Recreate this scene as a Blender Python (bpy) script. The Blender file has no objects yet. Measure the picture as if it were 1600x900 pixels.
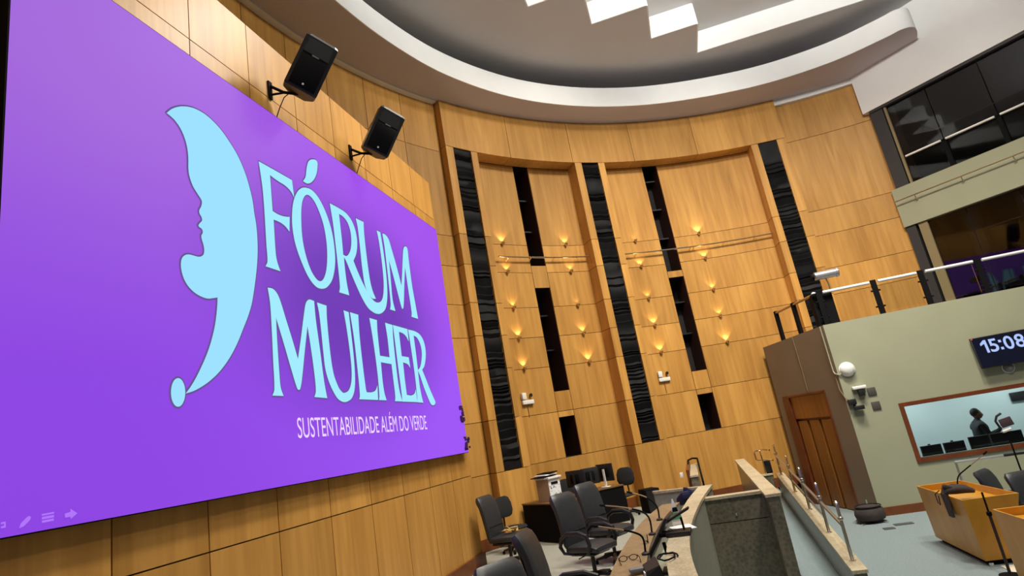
import bpy, bmesh, math, random
from mathutils import Vector, Matrix
random.seed(7)
SC = bpy.context.scene
COL = SC.collection
pi = math.pi

# ------------------------------------------------------------------ camera
cam_data = bpy.data.cameras.new('camera')
cam_data.sensor_fit = 'HORIZONTAL'; cam_data.sensor_width = 36.0
cam_data.lens = 20.98; cam_data.clip_end = 200
cam = bpy.data.objects.new('camera', cam_data); COL.objects.link(cam)
CAM_ROWS = [[0.944309, 0.227121, 0.238112], [0.28339, -0.193533, -0.939274], [-0.167246, 0.954443, -0.247119]]
cam.matrix_world = Matrix([[*CAM_ROWS[0], 0], [*CAM_ROWS[1], 0], [*CAM_ROWS[2], 2.8], [0, 0, 0, 1]])
SC.camera = cam

# ------------------------------------------------------------------ world, exposure
world = bpy.data.worlds.new('hall_ambient'); SC.world = world
world.use_nodes = True
wb = world.node_tree.nodes['Background']
wb.inputs[0].default_value = (1.0, 0.93, 0.84, 1); wb.inputs[1].default_value = 0.10
SC.view_settings.view_transform = 'Standard'; SC.view_settings.look = 'None'
SC.view_settings.gamma = 1; SC.view_settings.exposure = 0.0
SC.view_settings.use_curve_mapping = False

# ------------------------------------------------------------------ hall floodlights (hung inside the ceiling recess), plus added fills for the upstand
def flood(loc, aim, power, size=1.2, spread=110, col=(1.0, 0.93, 0.82)):
    d = bpy.data.lights.new('flood_or_fill', 'AREA'); d.shape = 'DISK'; d.size = size
    d.energy = power; d.spread = math.radians(spread); d.color = col
    o = bpy.data.objects.new('flood_or_fill', d); COL.objects.link(o)
    o.location = loc
    o.rotation_euler = (Vector(aim) - Vector(loc)).to_track_quat('-Z', 'Y').to_euler()
    return o
flood((-0.2, 3.8, 12.9), (-4.2, 3.4, 2.6), 150, spread=110)
flood((0.0, 9.3, 12.9), (-4.2, 7.2, 3.4), 235, spread=95)
flood((2.2, 11.0, 12.9), (-2.8, 13.8, 2.6), 300, spread=115)
flood((3.6, 10.8, 12.9), (2.2, 17.0, 2.6), 330, spread=100)
flood((6.0, 9.6, 12.9), (6.6, 16.0, 2.0), 260, spread=95)
for aim in ((-4.8, 8.6, 13.9), (-4.0, 13.0, 13.9), (0.0, 16.8, 13.9), (4.2, 17.6, 13.9), (8.6, 16.2, 13.4)):  # added fill lamps aimed upward to brighten the white upstand and bulkhead
    flood((4.4, 7.0, 12.1), aim, 62, size=0.8, spread=54, col=(1.0, 0.98, 0.95))
flood((4.5, 4.5, 12.9), (3.5, 10.0, 0.3), 330, spread=120)

# ------------------------------------------------------------------ materials
def nodes_of(name):
    m = bpy.data.materials.new(name); m.use_nodes = True
    nt = m.node_tree
    return m, nt, nt.nodes['Principled BSDF']
def srgb(r, g, b):
    f = lambda c: (c/255/12.92) if c/255 <= 0.04045 else ((c/255+0.055)/1.055)**2.4
    return (f(r), f(g), f(b), 1)
def plain(name, c, rough=0.5, metal=0.0, spec=0.5, var=0.0, scale=8.0, bump=0.0, coat=0.0):
    m, nt, b = nodes_of(name)
    b.inputs['Roughness'].default_value = rough; b.inputs['Metallic'].default_value = metal
    b.inputs['Specular IOR Level'].default_value = spec
    b.inputs['Coat Weight'].default_value = coat
    b.inputs['Base Color'].default_value = c
    if var or bump:
        tc = nt.nodes.new('ShaderNodeTexCoord'); n = nt.nodes.new('ShaderNodeTexNoise')
        n.inputs['Scale'].default_value = scale; n.inputs['Detail'].default_value = 6
        nt.links.new(tc.outputs['Object'], n.inputs['Vector'])
        if var:
            r = nt.nodes.new('ShaderNodeValToRGB')
            r.color_ramp.elements[0].position = 0.3; r.color_ramp.elements[1].position = 0.7
            r.color_ramp.elements[0].color = tuple(x*(1-var) for x in c[:3]) + (1,)
            r.color_ramp.elements[1].color = tuple(min(1, x*(1+var)) for x in c[:3]) + (1,)
            nt.links.new(n.outputs['Fac'], r.inputs['Fac']); nt.links.new(r.outputs['Color'], b.inputs['Base Color'])
        if bump:
            bp = nt.nodes.new('ShaderNodeBump'); bp.inputs['Strength'].default_value = bump; bp.inputs['Distance'].default_value = 0.02
            nt.links.new(n.outputs['Fac'], bp.inputs['Height']); nt.links.new(bp.outputs['Normal'], b.inputs['Normal'])
    return m
def emit(name, c, s=1.0):
    m = bpy.data.materials.new(name); m.use_nodes = True; nt = m.node_tree
    nt.nodes.clear(); e = nt.nodes.new('ShaderNodeEmission'); o = nt.nodes.new('ShaderNodeOutputMaterial')
    e.inputs[0].default_value = c; e.inputs[1].default_value = s
    nt.links.new(e.outputs[0], o.inputs[0]); return m
def wood(name, c0, c1, rough=0.42, gscale=(9, 9, 0.55), coat=0.0, figure=0.25):
    m, nt, b = nodes_of(name); N = nt.nodes.new; Lk = nt.links.new
    tc = N('ShaderNodeTexCoord'); mp = N('ShaderNodeMapping'); mp.inputs['Scale'].default_value = gscale
    info = N('ShaderNodeObjectInfo'); sh = N('ShaderNodeVectorMath'); sh.operation = 'ADD'
    mul = N('ShaderNodeMath'); mul.operation = 'MULTIPLY'; mul.inputs[1].default_value = 37.0
    Lk(info.outputs['Random'], mul.inputs[0]); Lk(tc.outputs['Object'], sh.inputs[0]); Lk(mul.outputs[0], sh.inputs[1])
    Lk(sh.outputs[0], mp.inputs['Vector'])
    n1 = N('ShaderNodeTexNoise'); n1.inputs['Scale'].default_value = 1.0; n1.inputs['Detail'].default_value = 8; n1.inputs['Distortion'].default_value = 0.6
    Lk(mp.outputs[0], n1.inputs['Vector'])
    n2 = N('ShaderNodeTexNoise'); n2.inputs['Scale'].default_value = 0.45; n2.inputs['Detail'].default_value = 3
    mp2 = N('ShaderNodeMapping'); mp2.inputs['Scale'].default_value = (gscale[0]*0.4, gscale[1]*0.4, gscale[2]*1.1)
    Lk(sh.outputs[0], mp2.inputs['Vector']); Lk(mp2.outputs[0], n2.inputs['Vector'])
    mx = N('ShaderNodeMix'); mx.inputs[0].default_value = 0.5
    Lk(n1.outputs['Fac'], mx.inputs[2]); Lk(n2.outputs['Fac'], mx.inputs[3])
    r = N('ShaderNodeValToRGB'); r.color_ramp.elements[0].position = 0.36; r.color_ramp.elements[1].position = 0.64
    r.color_ramp.elements[0].color = c0; r.color_ramp.elements[1].color = c1
    Lk(mx.outputs[0], r.inputs['Fac'])
    hv = N('ShaderNodeHueSaturation')
    ma = N('ShaderNodeMapRange'); ma.inputs['To Min'].default_value = 1-figure*0.5; ma.inputs['To Max'].default_value = 1+figure*0.4
    Lk(info.outputs['Random'], ma.inputs['Value']); Lk(ma.outputs[0], hv.inputs['Value'])
    Lk(r.outputs[0], hv.inputs['Color']); Lk(hv.outputs[0], b.inputs['Base Color'])
    b.inputs['Roughness'].default_value = rough; b.inputs['Coat Weight'].default_value = coat
    b.inputs['Coat Roughness'].default_value = 0.25
    b.inputs['Specular IOR Level'].default_value = 0.35
    return m
def stone(name, c0, c1, rough=0.3, scale=3.0):
    m, nt, b = nodes_of(name); N = nt.nodes.new; Lk = nt.links.new
    tc = N('ShaderNodeTexCoord'); n1 = N('ShaderNodeTexNoise'); n1.inputs['Scale'].default_value = scale; n1.inputs['Detail'].default_value = 10; n1.inputs['Roughness'].default_value = 0.7
    v = N('ShaderNodeTexVoronoi'); v.inputs['Scale'].default_value = scale*9
    Lk(tc.outputs['Object'], n1.inputs['Vector']); Lk(tc.outputs['Object'], v.inputs['Vector'])
    mx = N('ShaderNodeMix'); mx.inputs[0].default_value = 0.3
    Lk(n1.outputs['Fac'], mx.inputs[2]); Lk(v.outputs['Distance'], mx.inputs[3])
    r = N('ShaderNodeValToRGB'); r.color_ramp.elements[0].position = 0.33; r.color_ramp.elements[1].position = 0.62
    r.color_ramp.elements[0].color = c0; r.color_ramp.elements[1].color = c1
    Lk(mx.outputs[0], r.inputs['Fac']); Lk(r.outputs[0], b.inputs['Base Color'])
    b.inputs['Roughness'].default_value = rough
    return m
def glass(name, tint=(1, 1, 1, 1), ior=1.5):
    m = bpy.data.materials.new(name); m.use_nodes = True; nt = m.node_tree; nt.nodes.clear()
    N = nt.nodes.new; o = N('ShaderNodeOutputMaterial'); mx = N('ShaderNodeMixShader'); t = N('ShaderNodeBsdfTransparent'); g = N('ShaderNodeBsdfGlossy'); f = N('ShaderNodeFresnel')
    f.inputs['IOR'].default_value = ior; g.inputs['Roughness'].default_value = 0.03; t.inputs[0].default_value = tint
    nt.links.new(f.outputs[0], mx.inputs[0]); nt.links.new(t.outputs[0], mx.inputs[1]); nt.links.new(g.outputs[0], mx.inputs[2]); nt.links.new(mx.outputs[0], o.inputs[0])
    return m

M_WOOD = wood('honey_veneer', srgb(170, 121, 56), srgb(203, 152, 78))
M_WOOD_DK = wood('brown_skirting_wood', srgb(96, 52, 26), srgb(122, 70, 36), gscale=(3, 3, 3))
M_WOOD_DOOR = wood('door_veneer', srgb(118, 74, 28), srgb(146, 94, 38))
M_WOOD_DESK = wood('yellow_desk_veneer', srgb(186, 130, 36), srgb(212, 154, 52), gscale=(4, 4, 1.2), rough=0.35)
M_SEAM = plain('dark_joint', srgb(70, 42, 18), 0.9)
M_FRAMEWOOD = wood('window_frame_wood', srgb(92, 44, 22), srgb(120, 62, 32), gscale=(3, 3, 3))
M_NICHE = plain('niche_black', srgb(16, 12, 11), 0.8)
M_NICHE_SIDE = plain('niche_dark_brown', srgb(62, 30, 18), 0.6)
M_FABRIC = plain('black_strip_cloth', srgb(13, 13, 15), 0.5, var=0.4, scale=3, spec=0.2)
M_WHITE = plain('white_plaster', srgb(232, 232, 228), 0.75, var=0.03, scale=1.2)
M_SOFFIT = plain('soffit_paint', srgb(196, 192, 200), 0.9, var=0.03, scale=0.7)
M_CEIL = plain('matt_ceiling_paint', srgb(198, 196, 194), 0.9, var=0.03, scale=0.7)
M_OLIVE = plain('olive_wall_paint', srgb(150, 152, 126), 0.8, var=0.03, scale=1.5)
M_OLIVE_SHADE = plain('shaded_return_paint', srgb(126, 112, 90), 0.8, var=0.04, scale=1.5)  # return wall looks brown in shade; that shade is put into this colour
M_CARPET = plain('teal_grey_carpet', srgb(126, 140, 142), 0.95, var=0.09, scale=30, bump=0.3, spec=0.1)
M_CARPET2 = plain('grey_dais_carpet', srgb(150, 150, 138), 0.95, var=0.08, scale=30, bump=0.3, spec=0.1)
M_STONE = stone('dark_granite', srgb(82, 76, 62), srgb(124, 116, 96), 0.28, 2.2)
M_STONE_LT = stone('beige_granite_cap', srgb(152, 140, 114), srgb(200, 188, 158), 0.4, 5)
M_STONE_DESK = stone('brown_stone_worktop', srgb(122, 102, 74), srgb(146, 124, 94), 0.45, 2)
M_STONE_FACE = stone('grey_counter_face', srgb(138, 140, 126), srgb(156, 156, 140), 0.4, 1.2)
M_LEATHER = plain('black_leather', srgb(44, 46, 50), 0.42, var=0.12, scale=14, bump=0.12)
M_CLOTH = plain('black_chair_cloth', srgb(26, 26, 28), 0.9, var=0.15, scale=40)
M_PLASTIC = plain('black_plastic', srgb(24, 24, 26), 0.45)
M_BLACK = plain('matt_black', srgb(12, 12, 14), 0.8, spec=0.12)
M_CHROME = plain('chrome', (0.78, 0.77, 0.74, 1), 0.16, metal=1.0)
M_STEEL = plain('brushed_steel', (0.6, 0.6, 0.6, 1), 0.35, metal=1.0)
M_BRONZE = plain('bronze_rail', (0.42, 0.30, 0.16, 1), 0.35, metal=0.9)
M_BRASS = plain('brass_tube', (0.75, 0.55, 0.28, 1), 0.25, metal=1.0)
M_WHITE_PL = plain('white_plastic', srgb(228, 228, 222), 0.4)
M_GREY_PL = plain('grey_plastic', srgb(120, 122, 124), 0.35)
M_SILVER = plain('silver_paint', srgb(170, 172, 176), 0.3, metal=0.6)
M_DARKCOL = plain('dark_column_paint', srgb(46, 44, 44), 0.6)
M_BEIGECOL = plain('beige_column_paint', srgb(132, 116, 82), 0.8)
M_GLASS = glass('gallery_glass', (0.55, 0.55, 0.56, 1), 1.5)
M_GLASS_CLR = glass('clear_glass', (0.95, 0.98, 0.97, 1), 1.3)
M_ACOUSTIC = plain('dark_acoustic_block', srgb(70, 72, 72), 0.9)
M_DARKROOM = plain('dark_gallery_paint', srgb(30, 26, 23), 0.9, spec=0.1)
M_BOOTH = plain('pale_booth_paint', srgb(206, 222, 222), 0.85, var=0.02, scale=2)
M_BAG = plain('dark_brown_cloth', srgb(52, 44, 42), 0.85, var=0.2, scale=12)
M_BLUE = plain('navy_cloth', srgb(26, 28, 66), 0.8, var=0.2, scale=10)
M_TAN = plain('crumpled_tan_paper', srgb(186, 158, 96), 0.8, var=0.15, scale=20)
M_CARDBOARD = plain('kraft_cardboard', srgb(170, 146, 112), 0.85)
M_PAPER = plain('white_paper', srgb(236, 236, 236), 0.8)
M_SKIN = plain('skin', srgb(120, 84, 66), 0.6)
M_HAIR = plain('dark_hair', srgb(24, 20, 18), 0.7)
M_SHIRT = plain('dark_shirt', srgb(34, 38, 42), 0.8)

# ------------------------------------------------------------------ helpers
def tag(o, label=None, cat=None, group=None, kind=None):
    if label: o['label'] = label
    if cat: o['category'] = cat
    if group: o['group'] = group
    if kind: o['kind'] = kind
    return o
def empty(name, loc=(0, 0, 0), rz=0.0):
    o = bpy.data.objects.new(name, None); COL.objects.link(o)
    o.location = loc; o.rotation_euler = (0, 0, rz); o.empty_display_size = 0.1
    return o
def thing(name, label, cat, loc=(0, 0, 0), rz=0.0, group=None):
    return tag(empty(name, loc, rz), label, cat, group)
class MB:
    def __init__(s): s.v = []; s.f = []; s.sm = []
    def add(s, v, f, smooth=False):
        n = len(s.v); s.v += [tuple(p) for p in v]; s.f += [tuple(i+n for i in q) for q in f]; s.sm += [smooth]*len(f); return s
    def box(s, c, d, rot=None):
        h = [x/2 for x in d]
        v = [Vector((sx*h[0], sy*h[1], sz*h[2])) for sx in (-1, 1) for sy in (-1, 1) for sz in (-1, 1)]
        if rot is not None: v = [rot @ p for p in v]
        v = [p + Vector(c) for p in v]
        return s.add(v, [(0, 1, 3, 2), (4, 6, 7, 5), (0, 4, 5, 1), (2, 3, 7, 6), (0, 2, 6, 4), (1, 5, 7, 3)])
    def box2(s, a, b):
        return s.box([(a[i]+b[i])/2 for i in range(3)], [abs(b[i]-a[i]) for i in range(3)])
    def rbox(s, c, d, r, rot=None, seg=2):
        bm = bmesh.new(); bmesh.ops.create_cube(bm, size=1)
        for v in bm.verts: v.co = Vector((v.co.x*d[0], v.co.y*d[1], v.co.z*d[2]))
        bmesh.ops.bevel(bm, geom=list(bm.edges), offset=r, segments=seg, profile=0.5, affect='EDGES')
        vs = [(rot @ v.co if rot is not None else v.co) + Vector(c) for v in bm.verts]
        bm.verts.index_update(); fs = [[v.index for v in f.verts] for f in bm.faces]; bm.free()
        return s.add(vs, fs, True)
    def prism(s, poly, z0, z1):
        n = len(poly); v = [(p[0], p[1], z0) for p in poly] + [(p[0], p[1], z1) for p in poly]
        f = [tuple(reversed(range(n))), tuple(range(n, 2*n))] + [(i, (i+1) % n, n+(i+1) % n, n+i) for i in range(n)]
        return s.add(v, f)
    def hexa(s, b, t):           # four bottom corners, four top corners
        return s.add(list(b)+list(t), [(3, 2, 1, 0), (4, 5, 6, 7), (0, 1, 5, 4), (1, 2, 6, 5), (2, 3, 7, 6), (3, 0, 4, 7)])
    def tube(s, pts, r, n=8, cap=True, closed=False, rr=None):
        P = [Vector(p) for p in pts]; m = len(P); rings = []
        up = None
        for i, p in enumerate(P):
            if closed: t = (P[(i+1) % m]-P[i-1])
            else: t = (P[min(i+1, m-1)]-P[max(i-1, 0)])
            t.normalize()
            if up is None:
                up = Vector((0, 0, 1)) if abs(t.z) < 0.9 else Vector((1, 0, 0))
            a = (up - t*up.dot(t)); a.normalize(); up = a; b = t.cross(a)
            ri = rr[i] if rr else r
            rings.append([p + a*(ri*math.cos(2*pi*k/n)) + b*(ri*math.sin(2*pi*k/n)) for k in range(n)])
        v = [q for R in rings for q in R]; f = []
        for i in range(m if closed else m-1):
            j = (i+1) % m
            for k in range(n): f.append((i*n+k, i*n+(k+1) % n, j*n+(k+1) % n, j*n+k))
        if cap and not closed: f += [tuple(reversed(range(n))), tuple(range((m-1)*n, m*n))]
        return s.add(v, f, True)
    def lathe(s, prof, n=16, c=(0, 0, 0), rot=None):
        v = []; f = []
        for (r, z) in prof:
            for k in range(n):
                p = Vector((r*math.cos(2*pi*k/n), r*math.sin(2*pi*k/n), z))
                v.append((rot @ p if rot is not None else p) + Vector(c))
        m = len(prof)
        for i in range(m-1):
            for k in range(n): f.append((i*n+k, i*n+(k+1) % n, (i+1)*n+(k+1) % n, (i+1)*n+k))
        f += [tuple(reversed(range(n))), tuple(range((m-1)*n, m*n))]
        return s.add(v, f, True)
    def pad(s, st, n=14, e=3.0):
        """upholstered pad: stations (x, z, half width, half thickness) along a line in the XZ plane, width along Y"""
        rings = []
        m = len(st)
        for i, (x, z, w, t) in enumerate(st):
            x0, z0 = st[max(i-1, 0)][:2]; x1, z1 = st[min(i+1, m-1)][:2]
            d = Vector((x1-x0, 0, z1-z0)); d.normalize(); nrm = Vector((-d.z, 0, d.x))
            R = []
            for k in range(n):
                a = 2*pi*k/n; ca, sa = math.cos(a), math.sin(a)
                u = math.copysign(abs(ca)**(2/e), ca)*w; q = math.copysign(abs(sa)**(2/e), sa)*t
                R.append(Vector((x, u, z)) + nrm*q)
            rings.append(R)
        v = [q for R in rings for q in R]; f = []
        for i in range(m-1):
            for k in range(n): f.append((i*n+k, i*n+(k+1) % n, (i+1)*n+(k+1) % n, (i+1)*n+k))
        f += [tuple(reversed(range(n))), tuple(range((m-1)*n, m*n))]
        return s.add(v, f, True)
    def mesh(s, name):
        me = bpy.data.meshes.new(name); me.from_pydata(s.v, [], s.f)
        bm = bmesh.new(); bm.from_mesh(me); bmesh.ops.recalc_face_normals(bm, faces=bm.faces); bm.to_mesh(me); bm.free()
        me.polygons.foreach_set('use_smooth', s.sm)
        me.update(); return me
    def build(s, name, mat, parent=None, loc=None):
        me = s.mesh(name); me.materials.append(mat)
        o = bpy.data.objects.new(name, me); COL.objects.link(o)
        if parent is not None: o.parent = parent
        if loc is not None: o.location = loc
        if any(s.sm): 
            try: me.set_sharp_from_angle(angle=math.radians(40))
            except Exception: pass
        return o
def copy_tree(o, parent=None, loc=None, rz=None, label=None):
    c = o.copy(); COL.objects.link(c)
    if parent is not None: c.parent = parent
    if loc is not None: c.location = loc
    if rz is not None: c.rotation_euler = (0, 0, rz)
    if label: c['label'] = label
    for ch in list(o.children): copy_tree(ch, c)
    return c
# the round hall: every curved wall shares one centre
CX, CY = 5.52, 6.81
RF = 11.58           # face of the proud frame
RB = 12.03           # back of the two bays
RW = 11.80           # plain curved wall left and right of the frame
def cyl(th, r, z): a = math.radians(th); return (CX + r*math.sin(a), CY + r*math.cos(a), z)
def curved(mb, t0, t1, r0, r1, z0, z1, n=None):
    n = n or max(1, int(abs(t1-t0)/2.0+0.99)); v = []; f = []
    for i in range(n+1):
        t = t0+(t1-t0)*i/n
        v += [cyl(t, r0, z0), cyl(t, r0, z1), cyl(t, r1, z1), cyl(t, r1, z0)]
    for i in range(n):
        a = i*4; b = a+4
        f += [(a, b, b+1, a+1), (a+1, b+1, b+2, a+2), (a+2, b+2, b+3, a+3), (a+3, b+3, b, a)]
    f += [(0, 1, 2, 3), (n*4+3, n*4+2, n*4+1, n*4)]
    return mb.add(v, f)
DZ = 0.70            # dais floor level
# ================================================================== STRUCTURE
def struct(o): o['kind'] = 'structure'; return o
G = 0.013            # open joint between panels
# ---- curved back wall --------------------------------------------------
wall_back = struct(empty('wall_back'))
def panel(t0, t1, r0, r1, z0, z1, r=None, mat=None, name='panel'):
    g = math.degrees(G/2/RF)
    o = curved(MB(), t0+g, t1-g, r0, r1, z0+G/2, z1-G/2).build(name, mat or M_WOOD, wall_back)
    return o
ZS = [2.22, 3.35, 4.5, 5.29, 6.09, 7.05, 7.83]
Z0, ZT = 0.44, 11.5
# dark lining seen through the joints
mb = MB()
curved(mb, -112, -58.4, RW+0.05, RW+0.2, 0.3, ZT); curved(mb, -5.1, 10, RW+0.05, RW+0.2, 0.3, ZT)
curved(mb, -58.2, -5.05, RB+0.80, RB+0.95, 0.3, ZT)
curved(mb, -58.2, -5.05, RF+0.03, RF+0.44, 10.3, ZT-.02)
for a, b in ((-53.4, -46.5), (-44.2, -37.7), (-33, -26.1), (-23.8, -9.9)): curved(mb, a, b, RB+0.03, RB+0.06, 0.3, 10.2)
for a, b in ((-46.5, -44.2), (-26.1, -23.8)):
    for z0, z1 in ((0.3, 2.2), (3.22, 3.8), (6.65, 6.8)): curved(mb, a, b, RB+0.03, RB+0.06, z0, z1)
for a, b in ((-58.2, -53.4), (-37.7, -33.0), (-9.9, -5.1)): curved(mb, a, b, RF+0.14, RF+0.43, 0.3, 10.3)
mb.build('joint_lining', M_SEAM, wall_back)
# left and right plain arcs
for i in range(9):
    t1 = -58.35-5.2*i; t0 = t1-5.2
    rows = [0.9]+ZS+[10.12, ZT] if i < 2 else [7.83, 10.12, ZT]
    for a, b in zip(rows, rows[1:]): panel(t0, t1, RW, RW+0.05, a, b)
for t0, t1 in ((-5.0, 8.6),):
    rows = [4.0, 5.29, 6.05, 7.05, 7.81, 10.1, ZT]
    for a, b in zip(rows, rows[1:]): panel(t0, t1, RW, RW+0.05, a, b)
# the proud frame: header and the cheeks of the three piers
HT = [-58.3, -48, -38, -28, -18, -5.0]
for a, b in zip(HT, HT[1:]): panel(a, b, RF, RF+0.45, 10.2, ZT)
PIERS = [(-58.3, -57.1, -54.4, -53.35), (-37.8, -36.65, -34.0, -32.95), (-10.0, -8.95, -6.25, -5.0)]
for k, (a, b, c, d) in enumerate(PIERS):
    rows = [Z0 if k else DZ]+ZS+[10.2]
    for z0, z1 in zip(rows, rows[1:]):
        if z1 <= 2.23: panel(a, d, RF, RF+0.45, z0, z1)
        else:
            panel(a, b, RF, RF+0.45, z0, z1); panel(c, d, RF, RF+0.45, z0, z1)
    # creased black cloth strip between the cheeks
    rnd = random.Random(k+3); z = 2.22; v = []; f = []; q = 0
    while z < 10.2:
        r = RF+0.03+rnd.uniform(-0.012, 0.012) if q % 2 else RF+0.06+rnd.uniform(0, .02)
        for j in range(5):
            t = b+(c-b)*j/4; v.append(cyl(t, r+rnd.uniform(-0.006, 0.006), min(10.2, z+(0.012*math.sin(j*1.7+z*5)))))
        z += rnd.choice((0.03, 0.04, 0.06, 0.10, 0.17)); q += 1
    for j in range(5): v.append(cyl(b+(c-b)*j/4, RF+0.04, 10.2))
    n = len(v)//5
    for i in range(n-1):
        for j in range(4): f.append((i*5+j, i*5+j+1, i*5+6+j, i*5+5+j))
    MB().add(v, f, True).build('cloth_strip', M_FABRIC, wall_back)
# the two bays: wall panels left and right of a recessed slot
BAYS = [(-53.3, -46.5, -44.2, -37.4, DZ), (-32.9, -26.05, -23.8, -9.85, Z0)]
for k, (a, b, c, d, zb) in enumerate(BAYS):
    rows = [zb]+ZS+[10.2]
    panel(a-.5, d+.3, RB, RB+0.04, zb, 2.22)
    for z0, z1 in zip(rows[1:], rows[2:]):
        panel(a-.5, b, RB, RB+0.04, z0, z1); panel(c, d+.3, RB, RB+0.04, z0, z1)
    top = 7.25 if k == 0 else 6.82
    mid = 6.62
    segs = [(3.2, 3.35), (3.35, 3.86), (mid, top)]
    for z0, z1 in segs: panel(b, c, RB, RB+0.04, z0, z1)
    g = 0.02
    for z0, z1 in ((2.22, 3.2), (3.86, mid), (top, 10.2)):
        m2 = MB()
        curved(m2, b-.1, b, RB+0.05, RB+0.75, z0, z1); curved(m2, c, c+.1, RB+0.05, RB+0.75, z0, z1)
        m2.build('niche_cheek', M_NICHE_SIDE, wall_back)
        m3 = MB(); curved(m3, b, c, RB+0.70, RB+0.75, z0, z1); curved(m3, b, c, RB+.06, RB+.75, z1-.0, z1+.02); curved(m3, b, c, RB+.06, RB+.75, z0-.02, z0)
        m3.build('niche', M_NICHE, wall_back)
        zz = z0+1.1
        while zz < z1-0.3:
            curved(MB(), b, c, RB+0.35, RB+0.7, zz, zz+0.04).build('niche_shelf', M_PLASTIC, wall_back); zz += 0.95
# skirting
bb = struct(curved(MB(), -58.3, -5, RF-0.02, RF+0.0, DZ, DZ+0.24).build('baseboard_back', M_WOOD_DK)) if False else None
mb = MB()
for a, b, r, z in ((-70, -58.3, RW, DZ), (-58.3, -53.3, RF, DZ), (-53.3, -37.8, RB, DZ), (-37.8, -33, RF, DZ), (-33, -10, RB, Z0)):
    curved(mb, a, b, r-0.025, r-0.002, z, z+0.25)
struct(mb.build('baseboard_back', M_WOOD_DK))
# white cornice strip above the right arc
struct(curved(MB(), -5, 8, RW-0.14, RW, 11.33, ZT).build('trim_1', M_WHITE))

# ---- flat screen wall on the left --------------------------------------
WX = -4.32
wall_left = struct(empty('wall_left'))
MB().box2((WX-0.42, -1.0, 0.5), (WX-0.03, 11.30, 8.50)).build('wall_core', M_SEAM, wall_left)
ys = [4.66+0.95*k for k in range(-6, 8)]
for y0, y1 in zip(ys, ys[1:]):
    for z0, z1 in ((DZ, 2.32), (2.32, 5.0), (5.0, 7.66), (7.66, 8.54)):
        MB().box2((WX-0.03, y0+G/2, z0+G/2), (WX, y1-G/2, z1-G/2)).build('panel', M_WOOD, wall_left)
MB().box2((WX-0.44, 11.30, DZ), (WX, 11.33, 8.54)).build('end_panel', M_WOOD, wall_left)
struct(MB().box2((WX, -1, DZ-.05), (WX+0.05, 11.36, DZ+0.24)).build('baseboard_left', M_WOOD_DK))

# ---- floors ------------------------------------------------------------
mb = MB(); mb.box2((-0.45, -6, -0.2), (16, 19.5, 0.0))
struct(mb.build('floor', M_CARPET))
mb = MB(); mb.prism([(-16, -6), (-0.62, -6), (-0.62, 11.0), (-0.2, 11.0), (-0.2, 20), (-16, 20)], 0.4, DZ)
struct(mb.build('floor', M_CARPET2))
mb = MB(); mb.prism([(-.2, 11.0), (.80, 11.0), (.80, 15.85), (.98, 15.85), (.98, 17.2), (1.7, 17.2), (1.7, 19), (-.2, 19)], 0.1, Z0); struct(mb.build('floor', M_CARPET))
# ramp between the two parapets
mb = MB(); mb.hexa([(0.98, 6.0, -.1), (1.42, 6.0, -.1), (1.70, 17.2, -.1), (0.98, 17.2, -.1)], [(0.98, 6.0, 0.02), (1.42, 6.0, 0.02), (1.70, 17.2, 0.46), (0.98, 17.2, 0.46)])
struct(mb.build('floor', M_CARPET))

# ---- ceiling -----------------------------------------------------------
ZL, ZH = 12.6, 13.25
ceiling = struct(empty('ceiling'))
xs = [-5.75+1.41*k for k in range(6)]+[15.0]            # steps in x
ys_ = [8.0+1.4*k for k in range(7)]
mb = MB()
mb.box2((-14, -8, ZL), (xs[0]-.001, 22, ZL+0.08))
STEPX = [-4.35, -2.93, -1.52, -0.20, 1.22, 2.46, 14.0]
STEPY = [9.33, 10.73, 12.13, 13.53, 14.95, 16.33]
mb = MB(); mb.box2((-14, -8, ZL), (STEPX[0], 22, ZL+0.04))
for i in range(6): mb.box2((STEPX[i], STEPY[i], ZL), (STEPX[i+1], 22, ZL+0.04))
mb.build('lower_ceiling', M_CEIL, ceiling)
MB().box2((-14, -8, ZH), (16, 22, ZH+0.05)).build('upper_ceiling', M_CEIL, ceiling)
for i in range(6):
    MB().box2((STEPX[i], STEPY[i]-0.03, ZL-0.0), (STEPX[i+1], STEPY[i], ZH)).build('riser', M_WHITE, ceiling)
    MB().box2((STEPX[i], STEPY[i-1] if i else -8, ZL), (STEPX[i]+0.03, STEPY[i]-0.03, ZH)).build('riser', M_WHITE, ceiling)
# soffit ring and its white upstand
INNER = [(-4.32, 3.0), (-4.70, 5.0), (-4.84, 7.0), (-4.72, 8.6), (-4.38, 10.3), (-3.74, 12.05), (-2.62, 13.8), (-1.16, 15.2), (0.58, 16.25), (2.41, 16.88), (4.24, 17.18), (5.95, 17.05), (7.12, 16.62), (7.5, 16.42), (7.80, 16.46), (8.0, 16.75), (8.14, 17.2)]
def catmull(P, n=6):
    out = []
    for i in range(len(P)-1):
        p0 = P[max(i-1, 0)]; p1 = P[i]; p2 = P[i+1]; p3 = P[min(i+2, len(P)-1)]
        for k in range(n):
            t = k/n
            out.append(tuple(0.5*(2*p1[j]+(p2[j]-p0[j])*t+(2*p0[j]-5*p1[j]+4*p2[j]-p3[j])*t*t+(3*p1[j]-p0[j]-3*p2[j]+p3[j])*t**3) for j in range(2)))
    out.append(tuple(P[-1])); return out
CI = catmull(INNER)
def outer(p, r=12.6):
    d = math.hypot(p[0]-CX, p[1]-CY); return (CX+(p[0]-CX)*r/d, CY+(p[1]-CY)*r/d)
v = []; f = []
for p in CI:
    o = outer(p); v += [(p[0], p[1], 11.5), (o[0], o[1], 11.5), (o[0], o[1], 11.6), (p[0], p[1], 11.6)]
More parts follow.
